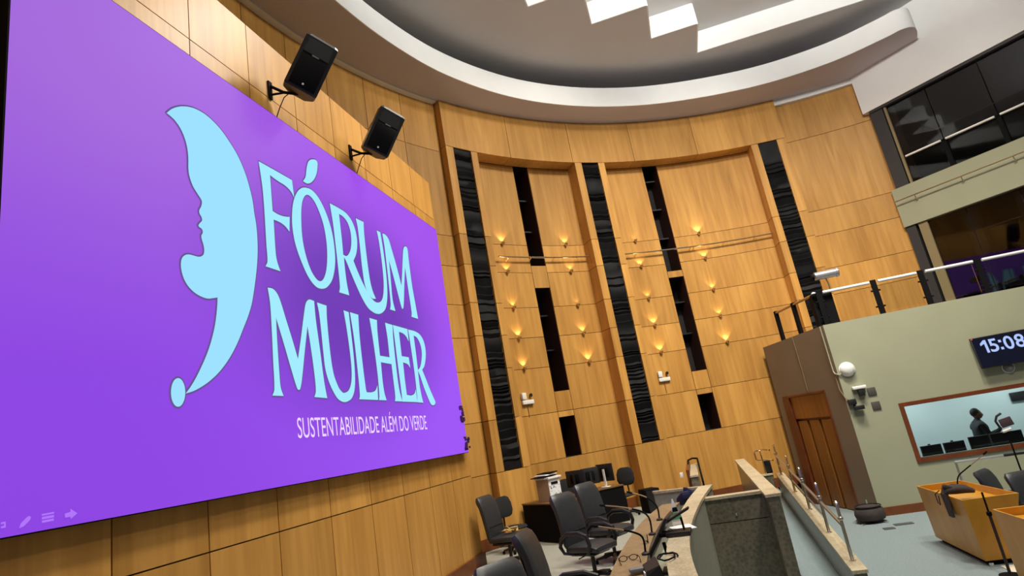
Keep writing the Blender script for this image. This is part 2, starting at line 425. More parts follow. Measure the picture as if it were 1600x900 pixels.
for i in range(len(CI)-1):
    a = i*4; b = a+4; f += [(a, b, b+1, a+1), (a+2, a+1, b+1, b+2), (a+3, a+2, b+2, b+3), (a, a+3, b+3, b)]
struct(MB().add(v, f).build('trim_2', M_SOFFIT))
mb = MB(); curved(mb, -112, -58.45, RW-0.16, RW-.004, 11.47, 11.498); struct(mb.build('trim_9', M_WHITE))
v = []; f = []
for p in CI:
    o = outer(p, math.hypot(p[0]-CX, p[1]-CY)+0.012); i2 = outer(p, math.hypot(p[0]-CX, p[1]-CY)-0.012)
    v += [(i2[0], i2[1], 11.497), (i2[0], i2[1], 12.10), (o[0], o[1], 12.10), (o[0], o[1], 11.497)]
for i in range(len(CI)-1):
    a = i*4; b = a+4; f += [(a, b, b+1, a+1), (a+1, b+1, b+2, a+2), (a+2, b+2, b+3, a+3), (a+3, b+3, b, a)]
n = len(v); f += [(n-4, n-3, n-2, n-1)]
struct(MB().add(v, f, False).build('trim_3', M_WHITE))

# ---- booth wall on the right --------------------------------------------
BO = Vector((3.27, 15.0, 0)); BD = Vector((0.99893, 0.0463, 0)); BN = Vector((0.0463, -0.99893, 0))   # BN looks into the hall
def bp(t, z, out=0.0): return BO + BD*t + BN*out + Vector((0, 0, z))
RB_ROT = Matrix.Rotation(math.atan2(BD.y, BD.x), 3, 'Z')
def bbox(mb, t0, t1, z0, z1, o0, o1):
    c = bp((t0+t1)/2, (z0+z1)/2, (o0+o1)/2); return mb.box(c, (t1-t0, abs(o1-o0), z1-z0), RB_ROT)
BZ = 4.17; W0, W1, WZ0, WZ1 = 1.08, 5.2, 1.03, 2.12
mb = MB()
bbox(mb, 0, W0, 0, BZ, -0.2, 0); bbox(mb, W1, 9, 0, BZ, -0.2, 0); bbox(mb, W0, W1, 0, WZ0, -0.2, 0); bbox(mb, W0, W1, WZ1, BZ, -0.2, 0)
struct(mb.build('wall_booth', M_OLIVE))
# return wall with the door opening
RD = Vector((-0.2961, 0.9551, 0)); RN = Vector((-0.9551, -0.2961, 0))
def rp(t, z, out=0.0): return BO + RD*t + RN*out + Vector((0, 0, z))
R_ROT = Matrix.Rotation(math.atan2(RD.y, RD.x), 3, 'Z')
def rbox_(mb, t0, t1, z0, z1, o0, o1):
    return mb.box(rp((t0+t1)/2, (z0+z1)/2, (o0+o1)/2), (t1-t0, abs(o1-o0), z1-z0), R_ROT)
D0, D1, DH = 0.76, 2.66, 2.75
mb = MB()
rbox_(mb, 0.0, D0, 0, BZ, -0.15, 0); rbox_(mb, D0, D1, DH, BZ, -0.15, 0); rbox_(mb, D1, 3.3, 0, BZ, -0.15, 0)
struct(mb.build('wall_return', M_OLIVE_SHADE))
mb = MB(); bbox(mb, 0.0, 9, 0, 0.17, 0.0, 0.03); struct(mb.build('baseboard_booth', M_WOOD_DK))
# roof slab of the booth (the terrace in front of the gallery)
mb = MB(); mb.prism([tuple(bp(-.0, 0, -.2)[:2]), tuple(bp(9, 0, -.2)[:2]), (12.2, 19.0), (2.35, 18.6)], BZ-0.15, BZ)
struct(mb.build('trim_4', M_OLIVE_SHADE))
# door with its transom and three raised boards
door = struct(empty('door_1'))
mb = MB(); rbox_(mb, D0, D1, 0.0, DH, -0.13, -0.10); mb.build('backing', M_FRAMEWOOD, door)
mb = MB(); rbox_(mb, D0-0.02, D0+0.05, 0, DH, -0.12, 0.02); mb.build('jamb', M_FRAMEWOOD, door)
mb = MB(); rbox_(mb, D1-0.05, D1+0.28, 0, DH, -0.12, 0.02); mb.build('jamb', M_FRAMEWOOD, door)
mb = MB(); rbox_(mb, D0, D1, DH-0.05, DH, -0.12, 0.02); mb.build('head', M_FRAMEWOOD, door)
mb = MB(); rbox_(mb, D0+0.07, D1-0.07, 2.14, DH-0.06, -0.10, -0.02); mb.build('transom_panel', M_WOOD_DOOR, door)
for k in range(3):
    w = (D1-D0-0.14)/3; a = D0+0.07+w*k
    mb = MB(); rbox_(mb, a+0.06, a+w-0.06, 0.02, 2.08, -0.10, -0.035); mb.build('board', M_WOOD_DOOR, door)
# booth window
win = struct(empty('window_1'))
fw = 0.085
for a, b, c, d in ((W0-fw, W0, WZ0-fw, WZ1+fw), (W1, W1+fw, WZ0-fw, WZ1+fw), (W0, W1, WZ0-fw, WZ0), (W0, W1, WZ1, WZ1+fw)):
    mb = MB(); bbox(mb, a, b, c, d, -0.12, 0.03); mb.build('window_frame', M_FRAMEWOOD, win)
mb = MB(); bbox(mb, W0, W1, WZ0, WZ1, -0.09, -0.08); mb.build('window_pane', M_GLASS_CLR, win)
# control room behind the window
mb = MB()
bbox(mb, 0.3, 6.6, 0.0, 3.0, -3.2, -3.1); bbox(mb, 0.3, 0.4, 0, 3.0, -3.1, -0.2); bbox(mb, 6.5, 6.6, 0, 3.0, -3.1, -0.2); bbox(mb, 0.3, 6.6, 2.9, 3.0, -3.1, -0.2)
struct(mb.build('wall_control_room', M_BOOTH))
for t in (2.0, 4.5):
    d = bpy.data.lights.new('control_room_lamp', 'AREA'); d.shape = 'RECTANGLE'; d.size = 1.2; d.size_y = 0.5; d.energy = 36; d.color = (0.90, 0.98, 1.0)
    o = bpy.data.objects.new('control_room_lamp', d); COL.objects.link(o); o.location = bp(t, 2.88, -1.9)

# ---- galleries above the booth -------------------------------------------
GO = Vector((6.76, 18.42, 0)); ga = math.radians(-40); GD = Vector((math.cos(ga), math.sin(ga), 0)); GN = Vector((math.sin(ga), -math.cos(ga), 0))
G_ROT = Matrix.Rotation(ga, 3, 'Z')
def gp(t, z, out=0.0): return GO + GD*t + GN*out + Vector((0, 0, z))
def gbox(mb, t0, t1, z0, z1, o0, o1): return mb.box(gp((t0+t1)/2, (z0+z1)/2, (o0+o1)/2), (t1-t0, abs(o1-o0), z1-z0), G_ROT)
GL = 9.0
mb = MB(); gbox(mb, 0.0, GL, 6.69, 7.81, -0.25, 0.02); struct(mb.build('wall_gallery_front', M_OLIVE))
mb = MB(); gbox(mb, -0.02, GL, 10.27, 13.3, -0.3, 0.05); struct(mb.build('trim_5', M_WHITE))
mb = MB(); gbox(mb, 0.15, GL, 10.2, 10.27, -0.2, 0.02); struct(mb.build('trim_6', M_DARKCOL))
mb = MB(); gbox(mb, 0.12, 0.46, 7.81, 10.27, -0.25, -0.02); gbox(mb, 0.02, 0.26, BZ, 6.69, -0.25, -0.03); struct(mb.build('trim_7', M_DARKCOL))
mb = MB(); gbox(mb, 0.49, 0.55, 7.81, 10.2, -0.1, -0.04); gbox(mb, 0.33, 0.55, BZ, 6.69, -0.1, -0.04); struct(mb.build('trim_8', M_BEIGECOL))
# gallery shells (dark rooms)
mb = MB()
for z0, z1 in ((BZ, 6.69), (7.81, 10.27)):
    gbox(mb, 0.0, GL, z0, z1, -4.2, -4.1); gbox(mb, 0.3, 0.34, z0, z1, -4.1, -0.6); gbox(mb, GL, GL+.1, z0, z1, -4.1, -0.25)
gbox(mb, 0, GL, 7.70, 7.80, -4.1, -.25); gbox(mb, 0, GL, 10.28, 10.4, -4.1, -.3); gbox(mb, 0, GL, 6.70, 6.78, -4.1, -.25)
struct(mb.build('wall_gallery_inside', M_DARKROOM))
# glazing: each pane apart
wu = struct(empty('window_2')); wl = struct(empty('window_3'))
cuts = [0.46, 1.55, 2.78, 4.0, 5.2, 6.4]
for a, b in zip(cuts, cuts[1:]):
    mb = MB(); gbox(mb, a+0.01, b-0.01, 7.81, 10.22, -0.12, -0.108); mb.build('window_pane', M_GLASS, wu)
cuts2 = [0.30, 1.45, 2.6, 3.75, 4.9]
for a, b in zip(cuts2, cuts2[1:]):
    mb = MB(); gbox(mb, a+0.01, b-0.01, BZ, 6.67, -0.12, -0.108); mb.build('window_pane', M_GLASS, wl)
for c in cuts[1:]:
    mb = MB(); gbox(mb, c-0.05, c+0.05, 7.81, 8.6, -0.10, -0.02); mb.build('mullion', M_BLACK, wu)
for c in cuts2[1:]:
    mb = MB(); gbox(mb, c-0.16, c+0.16, BZ, 6.67, -0.5, -0.2); mb.build('column', M_DARKCOL, wl)
# ================================================================== LED SCREEN AND ITS SLIDE
SX = -4.20
scr = thing('led_screen', 'huge purple screen on the left wood wall with face emblem and pale blue lettering', 'screen', (SX, 6.9, 2.755))
def screen_mat():
    m, nt, b = nodes_of('purple_slide'); N = nt.nodes.new; Lk = nt.links.new
    b.inputs['Base Color'].default_value = (0.01, 0.01, 0.012, 1); b.inputs['Roughness'].default_value = 0.6; b.inputs['Specular IOR Level'].default_value = 0.1
    g = N('ShaderNodeNewGeometry'); sp = N('ShaderNodeSeparateXYZ'); Lk(g.outputs['Position'], sp.inputs[0])
    def mr(sock, a, bb):
        r = N('ShaderNodeMapRange'); r.interpolation_type = 'SMOOTHSTEP'; r.inputs['From Min'].default_value = a; r.inputs['From Max'].default_value = bb; Lk(sock, r.inputs['Value']); return r.outputs[0]
    def mix(f, c0, c1):
        x = N('ShaderNodeMix'); x.data_type = 'RGBA'; Lk(f, x.inputs[0])
        for s_, c_ in ((x.inputs[6], c0), (x.inputs[7], c1)):
            if isinstance(c_, tuple): s_.default_value = c_
            else: Lk(c_, s_)
        return x.outputs[2]
    low = mix(mr(sp.outputs['Y'], 3.0, 10.5), srgb(140, 66, 226), srgb(156, 82, 246))
    up = mix(mr(sp.outputs['Y'], 3.0, 8.5), srgb(158, 94, 216), srgb(160, 76, 236))  # paler upper left: haze of room light on the screen, put into the colour
    c = mix(mr(sp.outputs['Z'], 3.6, 6.4), low, up)
    # the slide darkens towards the lettering
    cmb = N('ShaderNodeVectorMath'); cmb.operation = 'MULTIPLY_ADD'; cmb.inputs[1].default_value = (0, 1/2.9, 1/1.75); cmb.inputs[2].default_value = (0, -7.55/2.9, -5.0/1.75)
    Lk(g.outputs['Position'], cmb.inputs[0]); ln = N('ShaderNodeVectorMath'); ln.operation = 'LENGTH'; Lk(cmb.outputs[0], ln.inputs[0])
    c = mix(mr(ln.outputs['Value'], 1.25, 0.3), c, srgb(108, 50, 182))
    Lk(c, b.inputs['Emission Color']); b.inputs['Emission Strength'].default_value = 1.0
    return m
M_SLIDE = screen_mat()
M_LETTER = emit('light_blue_letter', srgb(164, 236, 255)); M_LETTER.node_tree.nodes['Emission'].inputs[1].default_value = 1.0
M_EMBLEM = emit('pale_blue_emblem', srgb(158, 226, 255))
M_OUTLINE = emit('letter_outline', srgb(104, 84, 140)); M_SUB = emit('pale_pink_lettering', srgb(240, 214, 255)); M_ICON = emit('lilac_icon', srgb(176, 118, 248))
SY0, SY1, SZ0, SZ1 = 2.76, 11.06, 2.755, 7.325
def in_scr(o): o.matrix_parent_inverse = scr.matrix_world.inverted(); return o
bpy.context.view_layer.update()
def sbuild(mb, name, mat):
    mb.v = [(p[0]-SX, p[1]-6.9, p[2]-2.755) for p in mb.v]; return mb.build(name, mat, scr)
sbuild(MB().box2((WX+0.002, SY0, SZ0), (SX-0.004, SY1, SZ1)), 'cabinet', M_BLACK)
sbuild(MB().add([(SX, SY0+.01, SZ0+.01), (SX, SY1-.01, SZ0+.01), (SX, SY1-.01, SZ1-.01), (SX, SY0+.01, SZ1-.01)], [(0, 1, 2, 3)]), 'display', M_SLIDE)
def smooth_poly(P, n=4):
    out = []; m = len(P)
    for i in range(m):
        a = P[i]; b = P[(i+1) % m]; pa = P[i-1]; nb = P[(i+2) % m]
        if not a[2] and not b[2]: out.append((a[0], a[1])); continue
        L = math.hypot(b[0]-a[0], b[1]-a[1])
        def tan(p, q, lim):
            dx, dy = q[0]-p[0], q[1]-p[1]; d = math.hypot(dx, dy) or 1; return dx/d*L, dy/d*L
        ta = tan(pa, b, L) if a[2] else None; tb = tan(a, nb, L) if b[2] else None
        if ta is None: ta = (b[0]-a[0], b[1]-a[1])
        if tb is None: tb = (b[0]-a[0], b[1]-a[1])
        for k in range(n):
            t = k/n; h1 = 2*t**3-3*t*t+1; h2 = t**3-2*t*t+t; h3 = -2*t**3+3*t*t; h4 = t**3-t*t
            out.append((h1*a[0]+h2*ta[0]+h3*b[0]+h4*tb[0], h1*a[1]+h2*ta[1]+h3*b[1]+h4*tb[1]))
    return out
def flat_glyph(name, polys, mat, x, off=0.0):
    cu = bpy.data.curves.new('outline', 'CURVE'); cu.dimensions = '2D'; cu.fill_mode = 'BOTH'; cu.offset = off
    for P in polys:
        sp = cu.splines.new('POLY'); sp.points.add(len(P)-1); sp.use_cyclic_u = True
        for q, p in zip(sp.points, P): q.co = (p[0]-6.9, p[1]-2.755, 0, 1)
    t = bpy.data.objects.new('outline', cu); COL.objects.link(t)
    bpy.context.view_layer.update()
    me = bpy.data.meshes.new_from_object(t.evaluated_get(bpy.context.evaluated_depsgraph_get()))
    COL.objects.unlink(t); bpy.data.objects.remove(t); bpy.data.curves.remove(cu)
    for v_ in me.vertices: v_.co = (x-SX, v_.co.x, v_.co.y)
    me.materials.clear(); me.materials.append(mat); me.name = name
    for p in me.polygons: p.material_index = 0
    o = bpy.data.objects.new(name, me); COL.objects.link(o); o.parent = scr
    return o
GLYPHS = [
  ('emblem', [[(4.195,6.442,0),(4.255,6.517,1),(4.336,6.587,1),(4.419,6.638,1),(4.512,6.676,1),(4.606,6.694,1),(4.712,6.693,1),(4.82,6.666,1),(4.929,6.616,1),(5.039,6.534,1),(5.132,6.449,1),(5.215,6.341,1),(5.287,6.202,1),(5.337,6.054,1),(5.368,5.922,1),(5.382,5.776,1),(5.399,5.668,1),(5.406,5.504,1),(5.397,5.337,1),(5.373,5.169,1),(5.336,5.001,1),(5.292,4.835,1),(5.241,4.673,1),(5.17,4.523,1),(5.092,4.388,1),(5.007,4.243,1),(4.918,4.115,1),(4.824,4.005,1),(4.717,3.903,1),(4.6,3.818,1),(4.497,3.76,1),(4.405,3.72,1),(4.318,3.696,0),(4.37,3.75,1),(4.44,3.84,1),(4.505,3.939,1),(4.565,4.04,1),(4.618,4.143,1),(4.664,4.255,1),(4.704,4.375,1),(4.731,4.495,1),(4.747,4.59,1),(4.754,4.664,0),(4.69,4.644,1),(4.623,4.628,1),(4.552,4.632,1),(4.476,4.652,1),(4.403,4.694,1),(4.352,4.75,1),(4.321,4.821,1),(4.311,4.897,1),(4.324,4.963,1),(4.362,5.007,1),(4.41,5.027,1),(4.465,5.031,1),(4.522,5.033,1),(4.565,5.048,1),(4.596,5.079,1),(4.606,5.124,1),(4.598,5.182,1),(4.582,5.225,1),(4.576,5.266,1),(4.597,5.309,1),(4.587,5.342,1),(4.552,5.355,1),(4.544,5.368,1),(4.565,5.4,1),(4.594,5.436,1),(4.589,5.471,1),(4.566,5.5,1),(4.563,5.536,1),(4.589,5.585,1),(4.603,5.64,1),(4.594,5.665,1),(4.543,5.717,1),(4.489,5.78,1),(4.452,5.871,1),(4.443,5.951,1),(4.447,6.052,1),(4.44,6.163,1),(4.412,6.265,1),(4.36,6.355,1),(4.291,6.413,1),(4.237,6.433,1)]]),
  ('emblem_dot', [[(4.314,3.705,1),(4.306,3.657,1),(4.287,3.616,1),(4.261,3.588,1),(4.231,3.579,1),(4.202,3.588,1),(4.179,3.614,1),(4.164,3.654,1),(4.16,3.701,1),(4.167,3.749,1),(4.184,3.79,1),(4.21,3.818,1),(4.24,3.829,1),(4.27,3.821,1),(4.294,3.795,1),(4.31,3.754,1)]]),
  ('letter', [[(5.52,6.496,0),(5.83,6.5,0),(6.151,6.501,0),(6.166,6.262,0),(6.102,6.328,1),(5.993,6.365,1),(5.883,6.371,1),(5.778,6.382,1),(5.713,6.395,0),(5.712,5.92,0),(5.82,5.91,1),(5.929,5.922,1),(6.037,5.95,0),(6.01,5.745,0),(5.941,5.79,1),(5.863,5.812,1),(5.784,5.815,1),(5.719,5.812,0),(5.712,5.386,1),(5.727,5.284,1),(5.774,5.175,0),(5.513,5.174,0),(5.553,5.241,1),(5.555,5.432,1),(5.559,6.113,1)]]),
  ('letter', [[(6.434,6.505,1),(6.595,6.522,1),(6.748,6.446,1),(6.891,6.268,1),(6.983,6.029,1),(7.006,5.77,1),(6.979,5.554,1),(6.881,5.326,1),(6.741,5.184,1),(6.611,5.128,1),(6.475,5.129,1),(6.336,5.218,1),(6.212,5.39,1),(6.113,5.601,1),(6.078,5.804,1),(6.091,6.001,1),(6.139,6.188,1),(6.224,6.344,1),(6.323,6.447,1)], [(6.46,6.411,1),(6.577,6.397,1),(6.684,6.291,1),(6.78,6.099,1),(6.817,5.875,1),(6.805,5.639,1),(6.75,5.422,1),(6.666,5.279,1),(6.578,5.223,1),(6.491,5.241,1),(6.39,5.338,1),(6.304,5.533,1),(6.268,5.741,1),(6.275,5.963,1),(6.306,6.173,1),(6.363,6.319,1)]]),
  ('letter_accent', [[(6.392,6.582,0),(6.46,6.673,1),(6.507,6.83,1),(6.568,6.953,1),(6.67,7.026,1),(6.773,7.042,1),(6.774,6.954,1),(6.723,6.812,1),(6.62,6.673,1),(6.496,6.588,1)]]),
  ('letter', [[(6.999,6.479,0),(7.236,6.484,1),(7.423,6.469,1),(7.56,6.399,1),(7.635,6.288,1),(7.664,6.142,1),(7.644,5.999,1),(7.585,5.859,1),(7.49,5.736,0),(7.58,5.589,1),(7.701,5.428,1),(7.838,5.288,1),(7.97,5.211,1),(8.077,5.201,1),(8.198,5.241,1),(8.289,5.339,1),(8.357,5.53,1),(8.385,5.752,1),(8.388,6.069,1),(8.369,6.335,1),(8.34,6.476,0),(8.463,6.478,0),(8.489,6.195,1),(8.498,5.826,1),(8.469,5.505,1),(8.405,5.278,1),(8.31,5.133,1),(8.176,5.049,1),(8.058,5.017,1),(7.928,5.018,1),(7.77,5.065,1),(7.631,5.183,1),(7.505,5.343,1),(7.384,5.522,1),(7.281,5.682,1),(7.234,5.728,0),(7.228,5.593,1),(7.238,5.341,1),(7.269,5.164,0),(7.015,5.159,0),(7.047,5.239,1),(7.051,5.509,1),(7.043,5.887,1),(7.032,6.185,1)], [(7.219,6.389,0),(7.331,6.381,1),(7.436,6.324,1),(7.492,6.205,1),(7.492,6.058,1),(7.449,5.912,1),(7.381,5.816,1),(7.303,5.759,1),(7.221,5.759,0),(7.227,6.004,1)]]),
  ('letter', [[(7.696,6.478,0),(7.93,6.49,0),(7.907,6.272,1),(7.904,5.965,1),(7.92,5.576,1),(7.964,5.38,1),(8.045,5.255,0),(7.914,5.246,1),(7.77,5.364,1),(7.729,5.624,1),(7.729,6.034,1),(7.726,6.335,1)]]),
  ('letter', [[(8.531,6.478,0),(8.631,6.488,1),(8.734,6.441,1),(8.806,6.281,1),(8.93,5.953,1),(9.012,5.665,0),(9.113,5.944,1),(9.233,6.29,1),(9.297,6.428,1),(9.386,6.485,1),(9.454,6.462,1),(9.45,6.265,1),(9.45,5.755,1),(9.49,5.394,1),(9.518,5.157,0),(9.251,5.155,0),(9.284,5.231,1),(9.269,5.614,1),(9.252,6.056,0),(9.133,5.716,1),(9.009,5.337,1),(8.954,5.247,1),(8.915,5.258,1),(8.85,5.445,1),(8.753,5.761,1),(8.656,6.038,0),(8.634,5.685,1),(8.613,5.34,1),(8.661,5.16,0),(8.481,5.159,0),(8.523,5.252,1),(8.544,5.617,1),(8.552,6.012,1),(8.553,6.262,1)]]),
  ('letter', [[(5.525,4.923,0),(5.614,4.926,1),(5.684,4.884,1),(5.737,4.791,1),(5.806,4.606,1),(5.905,4.348,1),(5.975,4.144,0),(6.07,4.418,1),(6.172,4.733,1),(6.227,4.869,1),(6.299,4.924,1),(6.403,4.923,0),(6.404,4.678,1),(6.435,4.317,1),(6.464,3.909,1),(6.498,3.699,0),(6.235,3.707,0),(6.274,3.78,1),(6.275,3.986,1),(6.246,4.333,1),(6.216,4.569,0),(6.124,4.268,1),(6.024,3.921,1),(5.973,3.795,1),(5.94,3.782,1),(5.912,3.809,1),(5.838,4.009,1),(5.734,4.312,1),(5.633,4.589,0),(5.624,4.316,1),(5.622,3.963,1),(5.628,3.799,1),(5.666,3.706,0),(5.48,3.706,0),(5.519,3.772,1),(5.532,4.084,1),(5.547,4.502,1),(5.548,4.749,1)]]),
  ('letter', [[(6.463,4.915,0),(6.672,4.909,0),(6.654,4.734,1),(6.655,4.339,1),(6.685,4.028,1),(6.768,3.85,1),(6.839,3.788,1),(6.892,3.775,1),(7.006,3.812,1),(7.088,3.917,1),(7.13,4.092,1),(7.134,4.338,1),(7.112,4.656,1),(7.078,4.913,0),(7.207,4.907,0),(7.215,4.597,1),(7.22,4.275,1),(7.198,3.992,1),(7.149,3.817,1),(7.065,3.712,1),(6.964,3.669,1),(6.871,3.656,1),(6.771,3.677,1),(6.693,3.729,1),(6.582,3.878,1),(6.517,4.054,1),(6.504,4.269,1),(6.5,4.543,1),(6.489,4.784,1)]]),
  ('letter', [[(7.241,4.912,0),(7.461,4.91,0),(7.435,4.606,1),(7.437,4.184,1),(7.453,3.844,1),(7.468,3.8,0),(7.603,3.804,1),(7.718,3.835,1),(7.79,3.911,0),(7.761,3.699,0),(7.249,3.699,0),(7.276,3.751,1),(7.285,4.102,1),(7.276,4.568,1)]]),
  ('letter', [[(7.774,4.91,0),(7.998,4.91,0),(7.974,4.731,1),(7.967,4.359,0),(8.267,4.361,0),(8.275,4.648,1),(8.254,4.906,0),(8.498,4.903,0),(8.466,4.69,1),(8.451,4.259,1),(8.46,3.879,1),(8.518,3.689,0),(8.273,3.689,0),(8.302,3.757,1),(8.304,4.011,1),(8.304,4.258,0),(7.972,4.262,0),(7.96,3.994,1),(7.974,3.806,1),(8.015,3.698,0),(7.79,3.698,0),(7.813,3.764,1),(7.832,4.1,1),(7.81,4.594,1)]]),
  ('letter', [[(8.511,4.905,0),(9.03,4.907,0),(9.018,4.69,0),(8.945,4.769,1),(8.839,4.81,1),(8.696,4.818,0),(8.689,4.416,0),(8.942,4.419,0),(8.95,4.243,0),(8.863,4.3,1),(8.707,4.315,0),(8.698,4.03,1),(8.701,3.796,0),(8.859,3.79,1),(8.986,3.824,1),(9.056,3.9,0),(9.056,3.686,0),(8.517,3.687,0),(8.526,3.802,1),(8.518,4.183,1),(8.514,4.592,1)]]),
  ('letter', [[(9.053,4.903,0),(9.324,4.905,1),(9.518,4.865,1),(9.634,4.759,1),(9.66,4.6,1),(9.615,4.458,1),(9.518,4.315,1),(9.407,4.241,0),(9.497,4.113,1),(9.621,3.919,1),(9.753,3.745,1),(9.784,3.689,1),(9.709,3.644,1),(9.603,3.65,1),(9.537,3.708,1),(9.389,3.933,1),(9.295,4.124,1),(9.233,4.219,0),(9.224,3.97,1),(9.247,3.799,1),(9.28,3.679,0),(9.055,3.684,0),(9.074,3.795,1),(9.089,4.177,1),(9.073,4.63,1)], [(9.24,4.822,0),(9.369,4.797,1),(9.467,4.695,1),(9.489,4.561,1),(9.436,4.421,1),(9.346,4.292,1),(9.235,4.225,0),(9.242,4.537,1)]]),
  ('menu_icon', [[(3.251,2.847,0),(3.29,2.853,0),(3.291,2.873,0),(3.34,2.836,0),(3.294,2.806,0),(3.291,2.821,0),(3.254,2.821,0)]]),
  ('menu_icon', [[(3.098,2.868,0),(3.179,2.87,0),(3.178,2.859,0),(3.098,2.857,0)]]),
  ('menu_icon', [[(3.098,2.849,0),(3.178,2.851,0),(3.178,2.835,0),(3.099,2.834,0)]]),
  ('menu_icon', [[(3.099,2.827,0),(3.178,2.828,0),(3.177,2.814,0),(3.101,2.812,0)]]),
  ('menu_icon', [[(3.002,2.862,0),(3.015,2.868,1),(3.026,2.864,1),(3.028,2.853,1),(3.02,2.839,0),(2.986,2.81,0),(2.959,2.803,0),(2.968,2.832,0)]]),
  ('menu_icon', [[(2.851,2.857,0),(2.878,2.858,0),(2.88,2.822,0),(2.852,2.822,0),(2.852,2.833,0),(2.87,2.834,0),(2.869,2.847,0),(2.851,2.846,0)]]),
]

for name, polys in GLYPHS:
    P = [smooth_poly(p) for p in polys]
    mat = M_EMBLEM if 'emblem' in name else M_ICON if 'icon' in name else M_LETTER
    if 'icon' not in name: 
        # dark rim round every letter: the same outline grown by two centimetres, laid under it
        v = []; f = []
        for q, p in enumerate(P):
            area = sum(p[k-1][0]*p[k][1]-p[k][0]*p[k-1][1] for k in range(len(p))); sg = (1 if area > 0 else -1)*(1 if q == 0 else -1)
            m_ = len(p); n0 = len(v); w = 0.017 if q == 0 else 0.014
            for k in range(m_):
                dx, dy = p[(k+1) % m_][0]-p[k-1][0], p[(k+1) % m_][1]-p[k-1][1]; d = math.hypot(dx, dy) or 1
                v += [(0.004, p[k][0]-sg*dy/d*.006-6.9, p[k][1]+sg*dx/d*.006-2.755), (0.004, p[k][0]+sg*dy/d*w-6.9, p[k][1]-sg*dx/d*w-2.755)]
            for k in range(m_):
                a_ = n0+2*k; b_ = n0+2*((k+1) % m_); f.append((a_, b_, b_+1, a_+1))
            MB().add(v, f).build(name+'_rim', M_OUTLINE, scr); v = []; f = []
    flat_glyph(name, P, mat, SX+0.008)
def text_mesh(name, body, mat, size=1.0, off=0.0):
    cu = bpy.data.curves.new('t', 'FONT'); cu.body = body; cu.size = size; cu.fill_mode = 'FRONT'; cu.offset = off
    t = bpy.data.objects.new('t', cu); COL.objects.link(t); bpy.context.view_layer.update()
    me = bpy.data.meshes.new_from_object(t.evaluated_get(bpy.context.evaluated_depsgraph_get()))
    COL.objects.unlink(t); bpy.data.objects.remove(t); bpy.data.curves.remove(cu)
    me.materials.clear(); me.materials.append(mat); me.name = name
    for p in me.polygons: p.material_index = 0
    return me
me = text_mesh('subtitle', 'SUSTENTABILIDADE AL\u00c9M DO VERDE', M_SUB)
x0 = min(v_.co.x for v_ in me.vertices); x1 = max(v_.co.x for v_ in me.vertices); y0 = 0.0; y1 = max(v_.co.y for v_ in me.vertices if True)
cap = sorted(v_.co.y for v_ in me.vertices)[int(len(me.vertices)*0.93)]; cap = 0.69 if cap < 0.3 else min(cap, 0.73)
for v_ in me.vertices:
    u = (v_.co.x-x0)/(x1-x0); v_.co = (0.009, 5.865+u*(9.30-5.865)-6.9, 3.243+v_.co.y/cap*0.222-2.755)
o = bpy.data.objects.new('subtitle', me); COL.objects.link(o); o.parent = scr
# broken corner modules on the right edge
rnd = random.Random(11)
for (yc, zc, h) in ((10.98, 3.47, 0.26), (10.98, 2.93, 0.24)):
    bm_ = plain('broken_led_%d' % int(zc*100), srgb(54, 18, 84), 0.6)
    for k in range(16):
        y = yc+rnd.uniform(-0.11, 0.13); z = zc+rnd.uniform(-h/2, h/2); w = rnd.uniform(0.03, 0.08)
        sbuild(MB().box((SX+0.012+rnd.uniform(0, .02), y, z), (0.02, w, w*rnd.uniform(.6, 1.2))), 'broken_module', bm_)

